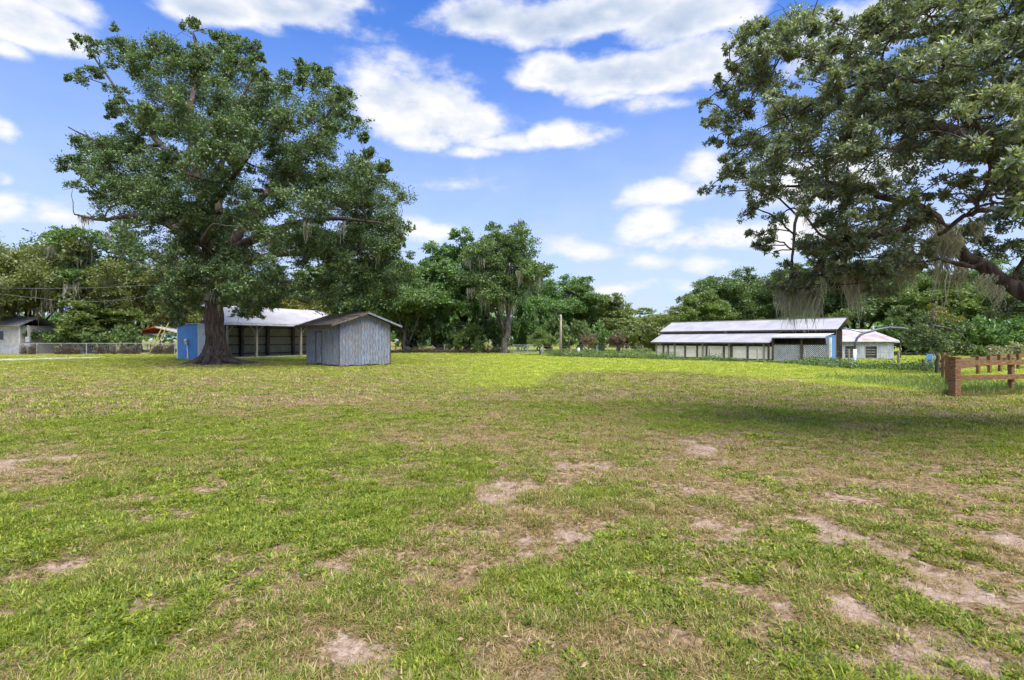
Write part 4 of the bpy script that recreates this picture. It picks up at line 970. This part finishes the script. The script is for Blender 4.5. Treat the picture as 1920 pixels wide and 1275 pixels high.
# ------------------------------------------------------------------ white outbuilding, pipe frame
def outbuilding():
    d = 47.3; x0 = (1576-960)/F*d; x1 = (1676-960)/F*d; o = Vector((x0, d, 0)); u = Vector((1, 0, 0)); v = Vector((0, 1, 0)); LN = x1-x0
    root = empty('outbuilding', o, 'small whitewashed board outbuilding with rusty pink roof right of the stable', 'outbuilding')
    wins = [((1586-1576)/F*d, (1600-1576)/F*d, .15, 1.15), ((1624-1576)/F*d, (1643-1576)/F*d, .15, 1.12)]
    n = 12; pw = LN/n
    for i in range(n):
        a, b = i*pw+.006, (i+1)*pw-.006; segs = [(a, b, 0, 1.66)]
        for w0, w1, z0, z1 in wins:
            nw = []
            for (p, q_, s, t) in segs:
                if q_ <= w0 or p >= w1: nw.append((p, q_, s, t)); continue
                if p < w0: nw.append((p, w0, s, t))
                if q_ > w1: nw.append((w1, q_, s, t))
                m0, m1 = max(p, w0), min(q_, w1); nw.append((m0, m1, s, z0)); nw.append((m0, m1, z1, t))
            segs = nw
        mb = MB()
        for p, q_, s, t in segs:
            if q_-p > .01 and t-s > .01: mb.box(o, u, v, Z, (p, q_), (0, .03), (s, t))
        mb.build('wall_board', M['white_board'], root)
    for w0, w1, z0, z1 in wins:
        f = MB()
        f.box(o, u, v, Z, (w0-.05, w0), (-.02, .05), (z0-.05, z1+.05)); f.box(o, u, v, Z, (w1, w1+.05), (-.02, .05), (z0-.05, z1+.05))
        f.box(o, u, v, Z, (w0, w1), (-.02, .05), (z1, z1+.05)); f.box(o, u, v, Z, (w0, w1), (-.02, .05), (z0-.05, z0))
        fo = f.build('window_frame', M['dark_wood'], root)
        p = MB(); p.box(o, u, v, Z, (w0, w1), (.06, .075), (z0, z1)); p.build('pane', M['glass'], fo)
        for k in range(1, 4):
            zc = z0+(z1-z0)*k/4; p = MB(); p.box(o, u, v, Z, (w0, w1), (.02, .05), (zc-.02, zc+.02)); p.build('glazing_bar', M['post_wood'], fo)
    for a, b, nm in (((0, .06), (.04, 4), 'side_wall'), ((LN-.06, LN), (.04, 4), 'side_wall')):
        mb = MB(); mb.box(o, u, v, Z, a, b, (0, 1.66)); mb.build(nm, M['white_board'], root)
    mb = MB(); mb.box(o, u, v, Z, (0, LN), (4.0, 4.06), (0, 2.5)); mb.build('rear_wall', M['white_board'], root)
    d_ = Vector((0, 3.4, .95)); L = d_.length; d_ = d_/L; nn = Vector((0, -d_.z, d_.y)); x = -.2
    while x < LN+.35:
        mb = MB(); mb.rib_sheet(o+u*x+Vector((0, -.3, 1.68)), u, .91, d_, L+.6, nn, .2, .018); mb.build('roof_sheet', M['roof_rusty'], root); x += .92
    mb = MB(); mb.box(o, u, v, Z, (-.2, LN+.7), (-.34, -.31), (1.60, 1.69)); mb.build('fascia', M['white_trim'], root)
    # a dark lean-to on its right side
    mb = MB(); mb.box(o, u, v, Z, (LN+.05, LN+1.0), (.3, 3.0), (1.50, 1.56)); mb.build('lean_to_roof', M['roof_metal'], root)
    for xx in (LN+.12, LN+.93):
        mb = MB(); mb.box(o, u, v, Z, (xx-.05, xx+.05), (.4, .5), (0, 1.5)); mb.build('lean_to_post', M['dark_wood'], root)
    mb = MB(); mb.box(o, u, v, Z, (LN+.05, LN+1.0), (2.9, 2.96), (.7, 1.5)); mb.build('lean_to_back', M['dark_wood'], root)
outbuilding()
def pipe_frame():
    d = H*F/(681-HY)
    root = empty('pipe_frame', P(1603, 681, d), 'bent metal pipe frame arching from a white post beside the stable', 'frame')
    q = lambda x, y, dd=0: P(x, y, d+dd)
    mb = MB(); mb.tube([q(1602, 683), q(1602, 672), q(1603, 655)], .12, 10); mb.build('post', M['white_pipe'], root, True)
    mb = MB(); mb.tube([q(1603, 655.2), q(1604, 642), q(1607, 634), q(1613, 628), q(1622, 624), q(1645, 618), q(1668, 614), q(1690, 615), q(1712, 619), q(1730, 623), q(1744, 630), q(1752, 642)], .085, 10); mb.build('arch', M['dark_steel'], root, True)
    mb = MB(); mb.tube([q(1752, 642), q(1754, 660), q(1754, 682)], .09, 10); mb.build('far_post', M['white_pipe'], root, True)
    mb = MB(); mb.tube([q(1582, 615.5, .8), q(1600, 619), q(1618, 623.5)], .055, 8); mb.build('tie_pipe', M['steel'], root, True)
pipe_frame()
def trough():
    c = G(1737, 689); root = empty('metal_panel', c, 'upright pale blue corrugated metal panel by the wire fence corner', 'panel')
    mb = MB(); mb.rib_sheet(c, Vector((1, .15, 0)).normalized(), .46, Z, .86, Vector((.15, -1, 0)).normalized(), .11, .03); mb.build('sheet', M['pale_blue_metal'], root)
    mb = MB(); mb.box(c+Vector((-.16, .05, 0)), Vector((1, 0, 0)), Vector((0, 1, 0)), Z, (0, .12), (0, .12), (-.05, .5)); mb.build('stake', M['dark_wood'], root)
trough()

# ------------------------------------------------------------------ fences
def board_fence():
    A = G(1790, 742); B = A+Vector((3.4, .75, 0)); Cc = Vector((19.3, 22.9, 0)); D = Cc+Vector((11.0, 7.7, 0))
    root = empty('board_fence', A, 'reddish brown board fence of a small pen with a thick corner post', 'fence')
    rr = random.Random(9)
    def post(p, h, w_, m='brown_stain'):
        mb = MB(); mb.box(p, Vector((1, .2, 0)).normalized(), Vector((-.2, 1, 0)).normalized(), Z, (-w_/2, w_/2), (-w_/2, w_/2), (-.1, h)); po = mb.build('post', M[m], root); return po
    po = post(A, 1.20, .21)
    cp = MB(); cp.box(A, Vector((1, .2, 0)).normalized(), Vector((-.2, 1, 0)).normalized(), Z, (-.125, .125), (-.125, .125), (1.2, 1.225)); cp.build('cap', M['brown_stain'], po)
    def rails(p, q_, zs, off, hh=.15):
        for z in zs:
            mb = MB(); d = (q_-p).normalized(); sd = Vector((-d.y, d.x, 0)); mb.box(p+sd*off, d, sd, Z, (0, (q_-p).length), (-.022, .022), (z-hh/2+rr.uniform(-.01, .01), z+hh/2)); mb.build('rail', M['brown_stain'], root)
    ax = (B-A).normalized()
    rails(A+ax*.12, B+ax*2.0, (1.03, .56, .05), 0)
    for k in (2.45, 4.9): post(A+ax*k+Vector((-.02, .09, 0)), 1.1, .12)
    for k in (.5, 1.0): post(A.lerp(Cc, k), 1.18, .13)
    rails(A.lerp(Cc, .02), Cc, (1.03, .56), -.09)
    for i in range(2, 8):
        t = .09+i*.15; post(Cc.lerp(D, t), 0.94, .13)
    rails(Cc, D.lerp(Cc, -.25), (.80, .45), .12)
    # tall grass inside and along the pen
    n = 5200; t = rng.random(n); s = rng.normal(0, .16, n)+.22
    p = np.array(A)+np.outer(t*5.5, np.array(ax))+np.outer(s, [-.2, .98, 0]); p[:, 2] = -.02
    L = rng.uniform(.10, .42, n)*(.6+.7*vnoise(t*14, 0*t, 5)); d = rng.normal(0, .45, (n, 3)); d[:, 2] = 1
    n2 = 5200; q2 = np.stack([rng.uniform(A.x+.2, A.x+6, n2), rng.uniform(A.y+.6, A.y+8, n2), np.full(n2, -.02)], 1)
    p = np.concatenate([p, q2]); L = np.concatenate([L, rng.uniform(.1, .34, n2)]); d2 = rng.normal(0, .5, (n2, 3)); d2[:, 2] = 1; d = np.concatenate([d, d2])
    sd = rng.normal(size=d.shape)
    tag(link('tall_grass', leaf_mesh('tall_grass', p, d, sd, L, .016+0*L), M['pale_leaf']), 'tall uncut grass growing under the brown board fence', 'grass', kind='stuff')
board_fence()

def strand(pts, r, name, m, root, n=4):
    mb = MB(); mb.tube(pts, r, n); return mb.build(name, m, root)
def wire_fence(name, posts, label, root_h=1.15, m='post_wood', pr=.07, wires=(1.0, .7, .4), wr=.006, group=None):
    root = empty(name, posts[0], label, 'fence', group)
    for p in posts:
        mb = MB(); h = root_h*random.Random(p.x).uniform(.93, 1.08); mb.tube([p-Z*.1, p+Z*h*.5+Vector((.01, 0, 0)), p+Z*h], [pr, pr*.95, pr*.9], 8); mb.build('post', M[m], root)
    for z in wires: strand([p+Z*z for p in posts], wr, 'wire', M['wire'], root)
    return root
wire_fence('wire_fence', [G(a, b) for a, b in ((1070, 668), (1119, 670), (1180, 671.5), (1250, 673.5), (1330, 675.5), (1420, 678.5), (1508, 682.5), (1591.5, 690), (1684.5, 693), (1760, 696))], 'leaning wood post and wire fence in front of the stable', 1.12, wires=(1.0, .62, .3))
wire_fence('wire_fence', [G(a, 661.5) for a in (742, 758, 785, 811, 833, 858, 891, 915, 933, 957)], 'wood post wire fence running from the grey shed to the steel gate', 1.12, pr=.09, wires=(1.05, .75, .45), wr=.012)
wire_fence('wire_fence', [G(a, 663) for a in (1019, 1036, 1070, 1095, 1139, 1171, 1205)], 'post and wire fence beyond the utility pole, right of the gate', 1.05, pr=.08, wires=(.95, .6), wr=.012)
def diamonds(mb, o, u, L, z0, z1, st, r):
    for sg in (1, -1):
        k = -(z1-z0)
        while k < L+(z1-z0):
            s0 = max(0, -k if sg > 0 else k-L); s1 = min(z1-z0, L-k if sg > 0 else k)
            if s1-s0 > .02: mb.tube([o+u*(k+sg*s0)+Z*(z0+s0), o+u*(k+sg*s1)+Z*(z0+s1)], r, 3, False)
            k += st
def gate():
    a, b = G(962, 663.3), G(1017, 664.0); u = (b-a).normalized(); L = (b-a).length
    root = empty('steel_gate', a, 'galvanised steel chain link double gate beside the moss draped oak', 'gate')
    for i in range(2):
        o = a+u*(L/2*i+.05); w_ = L/2-.1
        f = MB()
        for p, q_ in ((o, o+Z*1.15), (o+u*w_, o+u*w_+Z*1.15), (o+Z*.08, o+u*w_+Z*.08), (o+Z*1.12, o+u*w_+Z*1.12), (o+Z*.08, o+u*w_+Z*1.12)): f.tube([p, q_], .035, 6)
        leaf = f.build('gate_leaf', M['steel'], root); mb = MB(); diamonds(mb, o, u, w_, .1, 1.1, .16, .006); mb.build('mesh', M['steel'], leaf)
    for p in (a, b, a+u*L*.5):
        mb = MB(); mb.tube([p-Z*.1+Vector((0, .08, 0)), p+Z*1.25+Vector((0, .08, 0))], .05, 8); mb.build('gate_post', M['steel'], root)
gate()
def chain_link():
    ps = [G(x, 664.5) for x in (36, 69, 115, 162, 182, 218, 254, 292, 327, 345)]
    root = empty('chain_link_fence', ps[0], 'galvanised chain link fence with dead vines left of the blue wall', 'fence')
    for p in ps:
        mb = MB(); mb.tube([p-Z*.1, p+Z*1.32], .045, 8); mb.build('post', M['steel'], root)
    strand([p+Z*1.34 for p in ps], .035, 'top_rail', M['steel'], root, 6)
    mb = MB(); u = (ps[-1]-ps[0]).normalized(); diamonds(mb, ps[0], u, (ps[-1]-ps[0]).length, .05, 1.3, .22, .006); mb.build('mesh', M['steel'], root)
    n = 24000; t = rng.random(n); keep = rng.random(n) < sstep(vnoise(t*40, t*0, 3), .25, .7); t = t[keep]; n = len(t)
    p = np.array(ps[0])+np.outer(t, np.array(ps[-1]-ps[0])); p[:, 1] += rng.normal(0, .12, n); p[:, 2] = rng.random(n)**1.3*1.25*(.35+.75*vnoise(t*60, t*0, 8))
    d = rng.normal(size=(n, 3)); d[:, 2] = np.abs(d[:, 2])+.5
    tag(link('dead_vines', leaf_mesh('dead_vines', p, d, rng.normal(size=(n, 3)), rng.uniform(.12, .45, n), .034+0*t), M['dead_vine']), 'dry brown vines and brush tangled along the chain link fence', 'vines', kind='stuff')
chain_link()
# weeds along the wire fences
def weeds(name, pts, n, h, wd, m, label, spread=.35):
    pts = [np.array(p) for p in pts]; seg = np.array([np.linalg.norm(pts[i+1]-pts[i]) for i in range(len(pts)-1)]); cum = np.concatenate([[0], np.cumsum(seg)])
    t = rng.random(n)*cum[-1]; X = np.stack([np.interp(t, cum, [p[k] for p in pts]) for k in range(3)], 1)
    f = sstep(fbm(t, t*0, .45, 3, 6), .32, .62); f2 = sstep(vnoise(t*2.2, t*0, 19), .2, .9)
    X[:, :2] += rng.normal(0, spread, (n, 2))*(.3+f[:, None]); X[:, 2] = rng.random(n)*h*(.12+f*(.35+.65*f2))
    d = rng.normal(size=(n, 3)); d[:, 2] = np.abs(d[:, 2])*.8+.1; nn = rng.normal(size=(n, 3))*.6+np.array([0, 0, .8])
    s = rng.uniform(.6, 1.3, n)
    tag(link(name, leaf_mesh(name, X, d, nn, wd*2.2*s, wd*s), M[m]), label, 'weeds', kind='stuff')
weeds('weeds', [G(a, b) for a, b in ((1030, 668), (1119, 670.5), (1250, 674), (1420, 679), (1508, 683), (1591, 690.5), (1684, 693.5), (1765, 697))], 26000, .62, .055, 'far_leaf', 'dark green weeds growing along the wire fence before the stable')
weeds('brush', [G(a, 661.7) for a in (742, 850, 955)], 9000, .75, .07, 'dead_vine', 'dry brown brush along the wire fence near the grey shed')
weeds('weeds', [G(a, 663.6) for a in (1020, 1100, 1215)], 6000, .6, .07, 'pale_leaf', 'light green weeds beyond the utility pole fence')

# ------------------------------------------------------------------ poles, wires, drive and things at the far left
def utility_pole():
    b = G(1051.5, 669); root = empty('utility_pole', b, 'thin weathered wooden utility pole right of the steel gate', 'pole')
    mb = MB(); mb.tube([b-Z*.2, b+Z*2, b+Z*4.4], [.13, .115, .10], 12); mb.build('shaft', M['post_wood'], root, True)
    mb = MB(); mb.box(b+Z*3.9, Vector((1, 0, 0)), Vector((0, 1, 0)), Z, (-.03, .03), (-.16, -.10), (0, .3)); mb.build('bracket', M['steel'], root)
    d = b.y
    tag(strand([b+Z*4.1, P(1000, 602, d+4), P(940, 606, d+9)], .012, 'overhead_cable', M['black_wire'], None, 5), 'thin overhead cable running left from the wooden utility pole', 'cable')
utility_pole()
mb = MB(); p = G(1085, 664); mb.tube([p-Z*.05, p+Z*.4, p+Z*.78], [.17, .15, .16], 10)
tag(mb.build('white_stub_post', M['white_pipe'], None, True), 'short thick white post right of the utility pole', 'post')
def guys():
    for (x0, y0, x1, y1, lab) in ((278, 664.8, 305, 612, 'yellow guy wire guard leaning left of the blue wall, left one of the pair'), (286, 663.5, 318, 602, 'yellow guy wire guard nearest the blue wall, right one of the pair')):
        d = 62.5; a = P(x0, y0, d); a.z = 0; b = P(x1, y1, d); root = empty('guy_wire', a, lab, 'guy wire', 'guy wires left of the blue wall')
        mb = MB(); mb.tube([a-Z*.1, b], .06, 8); mb.build('guard', M['yellow_guard'], root)
        strand([b, b+(b-a)*1.2], .015, 'wire', M['black_wire'], root)
guys()
for pts, lab in (([(-120, 541), (0, 551), (60, 558), (110, 563), (180, 565.5), (240, 561), (300, 551), (350, 541)], 'lower sagging power line crossing before the mossy oaks'), ([(-120, 536), (0, 540), (90, 541), (180, 539.5), (300, 534)], 'upper thin power line crossing before the mossy oaks')):
    tag(strand([P(x, y, 58) for x, y in pts], .016, 'power_line', M['black_wire'], None, 5), lab, 'power line', 'power lines over the left side')
mb = MB(); a = [G(-60, 678.5), G(190, 671.2), G(190, 670.0), G(-60, 674.8)]
mb.add([p+Z*.004 for p in a]+[p+Z*.05 for p in a], [(3, 2, 1, 0), (4, 5, 6, 7), (0, 1, 5, 4), (1, 2, 6, 5), (2, 3, 7, 6), (3, 0, 4, 7)])
tag(mb.build('concrete_path', M['concrete']), kind='structure')
def house():
    d = 66.0; x1 = (37-960)/F*d; o = Vector((x1, d, 0)); u = Vector((-1, 0, 0)); v = Vector((0, 1, 0))
    root = empty('cream_house', o, 'cream sided house with white lattice skirt at the left edge', 'house')
    n = 11
    for i in range(n):
        mb = MB(); z = 1.02+i*.24
        mb.hexa([o+u*a+v*b+Z*c for a, b, c in ((0, -.03, z), (7, -.03, z), (7, .02, z), (0, .02, z), (0, -.008, z+.245), (7, -.008, z+.245), (7, .02, z+.245), (0, .02, z+.245))]); mb.build('siding_board', M['cream_siding'], root)
    mb = MB(); mb.box(o, u, v, Z, (-.06, .08), (-.06, .04), (0, 3.66)); mb.build('corner_trim', M['white_trim'], root)
    mb = MB(); mb.box(o, u, v, Z, (0, 7), (.05, 5), (0, 3.64)); mb.build('wall', M['cream_siding'], root)
    mb = MB()
    for k in range(40): mb.box(o, u, v, Z, (.1+k*.17, .2+k*.17), (-.03, .0), (.0, 1.0))
    mb.build('skirt', M['white_trim'], root)
    w_ = MB(); w_.box(o, u, v, Z, (1.9, 2.9), (-.08, -.03), (1.7, 3.0)); wo = w_.build('window', M['white_trim'], root)
    w_ = MB(); w_.box(o, u, v, Z, (1.98, 2.82), (-.085, -.082), (1.78, 2.92)); w_.build('pane', M['glass'], wo)
    mb = MB(); q = lambda a, b, c: o+u*a+v*b+Z*c
    mb.hexa([q(-.4, -.5, 3.5), q(7.4, -.5, 3.5), q(7.4, 2.5, 4.8), q(-.4, 2.5, 4.8), q(-.4, -.5, 3.62), q(7.4, -.5, 3.62), q(7.4, 2.5, 4.92), q(-.4, 2.5, 4.92)])
    mb.hexa([q(-.4, 2.501, 4.8), q(7.4, 2.501, 4.8), q(7.4, 5.5, 3.5), q(-.4, 5.5, 3.5), q(-.4, 2.501, 4.92), q(7.4, 2.501, 4.92), q(7.4, 5.5, 3.62), q(-.4, 5.5, 3.62)])
    mb.build('roof', M['roof_grey'], root)
house()
def meter_post():
    b = G(54, 664); root = empty('meter_post', b, 'grey electric meter pedestal on a post before the chain link fence', 'meter')
    mb = MB(); mb.box(b, Vector((1, 0, 0)), Vector((0, 1, 0)), Z, (-.07, .07), (0, .12), (-.1, 3.4)); mb.build('post', M['post_wood'], root)
    mb = MB(); mb.box(b, Vector((1, 0, 0)), Vector((0, 1, 0)), Z, (-.26, .26), (-.2, -.002), (1.5, 2.15)); mb.build('upper_box', M['steel'], root)
    mb = MB(); mb.box(b, Vector((1, 0, 0)), Vector((0, 1, 0)), Z, (-.32, .32), (-.22, -.002), (.3, 1.3)); mb.build('lower_box', M['steel'], root)
    mb = MB(); mb.tube([b+Vector((0, -.1, 2.15)), b+Vector((0, -.1, 3.6))], .05, 8); mb.build('conduit', M['steel'], root)
meter_post()
def pavilion():
    d = 72.0; q = lambda x, y, dd=0: P(x, y, d+dd)
    root = empty('pavilion', P(280, HY, d)-Z*H, 'open sided pavilion with red metal roof left of the blue wall', 'pavilion')
    L0, Rg, R0 = q(226, 626), q(290, 612), q(352, 627)
    for a, b, nm in ((L0, Rg, 'roof_slope'), (R0, Rg, 'roof_slope')):
        mb = MB(); dn = Z*.16; bk = Vector((0, 6, 0)); mb.hexa([a-dn, b-dn, b+bk-dn, a+bk-dn, a, b, b+bk, a+bk]); mb.build(nm, M['red_metal'] if a is L0 else M['roof_rusty'], root)
    for x in (250, 300, 337):
        for dd in (.6, 5):
            p = q(x, HY, dd); p.z = 0; mb = MB(); mb.box(p, Vector((1, 0, 0)), Vector((0, 1, 0)), Z, (-.09, .09), (-.09, .09), (-.1, 2.3 if x != 300 else 2.9)); mb.build('post', M['dark_wood'], root)
    mb = MB(); mb.bar(q(236, 626.5, .6), q(345, 626.5, .6), .1, .14); mb.build('tie_beam', M['white_board'], root)
    c = q(302, HY, 1.0); c.z = 0
    t = empty('folding_table', c, 'long grey table under the red roofed pavilion', 'table')
    mb = MB(); mb.box(c, Vector((1, 0, 0)), Vector((0, 1, 0)), Z, (-1.9, 1.9), (-.4, .4), (1.12, 1.2)); mb.build('table_top', M['steel'], t)
    for sx in (-1.7, 1.7):
        for sy in (-.3, .3):
            mb = MB(); mb.box(c, Vector((1, 0, 0)), Vector((0, 1, 0)), Z, (sx-.04, sx+.04), (sy-.04, sy+.04), (-.05, 1.12)); mb.build('leg', M['dark_steel'], t)
pavilion()

n = 3600; u_ = rng.random(n); d_ = 1.8+u_**1.6*22; a_ = rng.uniform(-R(52), R(52), n); lx = np.sin(a_)*d_; ly = np.cos(a_)*d_
lp = np.stack([lx, ly, gz(lx, ly)+.012+.02*rng.random(n)], 1); ld = rng.normal(size=(n, 3)); ld[:, 2] *= .25; ln_ = rng.normal(size=(n, 3))*.35+np.array([0, 0, 1])
M['litter'] = leafmat('litter', [(0, (.09, .055, .03)), (.6, (.24, .15, .075)), (1, (.42, .31, .17))], trans=.1)
tag(link('fallen_leaves', leaf_mesh('fallen_leaves', lp, ld, ln_, rng.uniform(.022, .05, n), rng.uniform(.009, .018, n)), M['litter']), 'small dry brown leaves strewn over the lawn', 'leaves', kind='stuff')
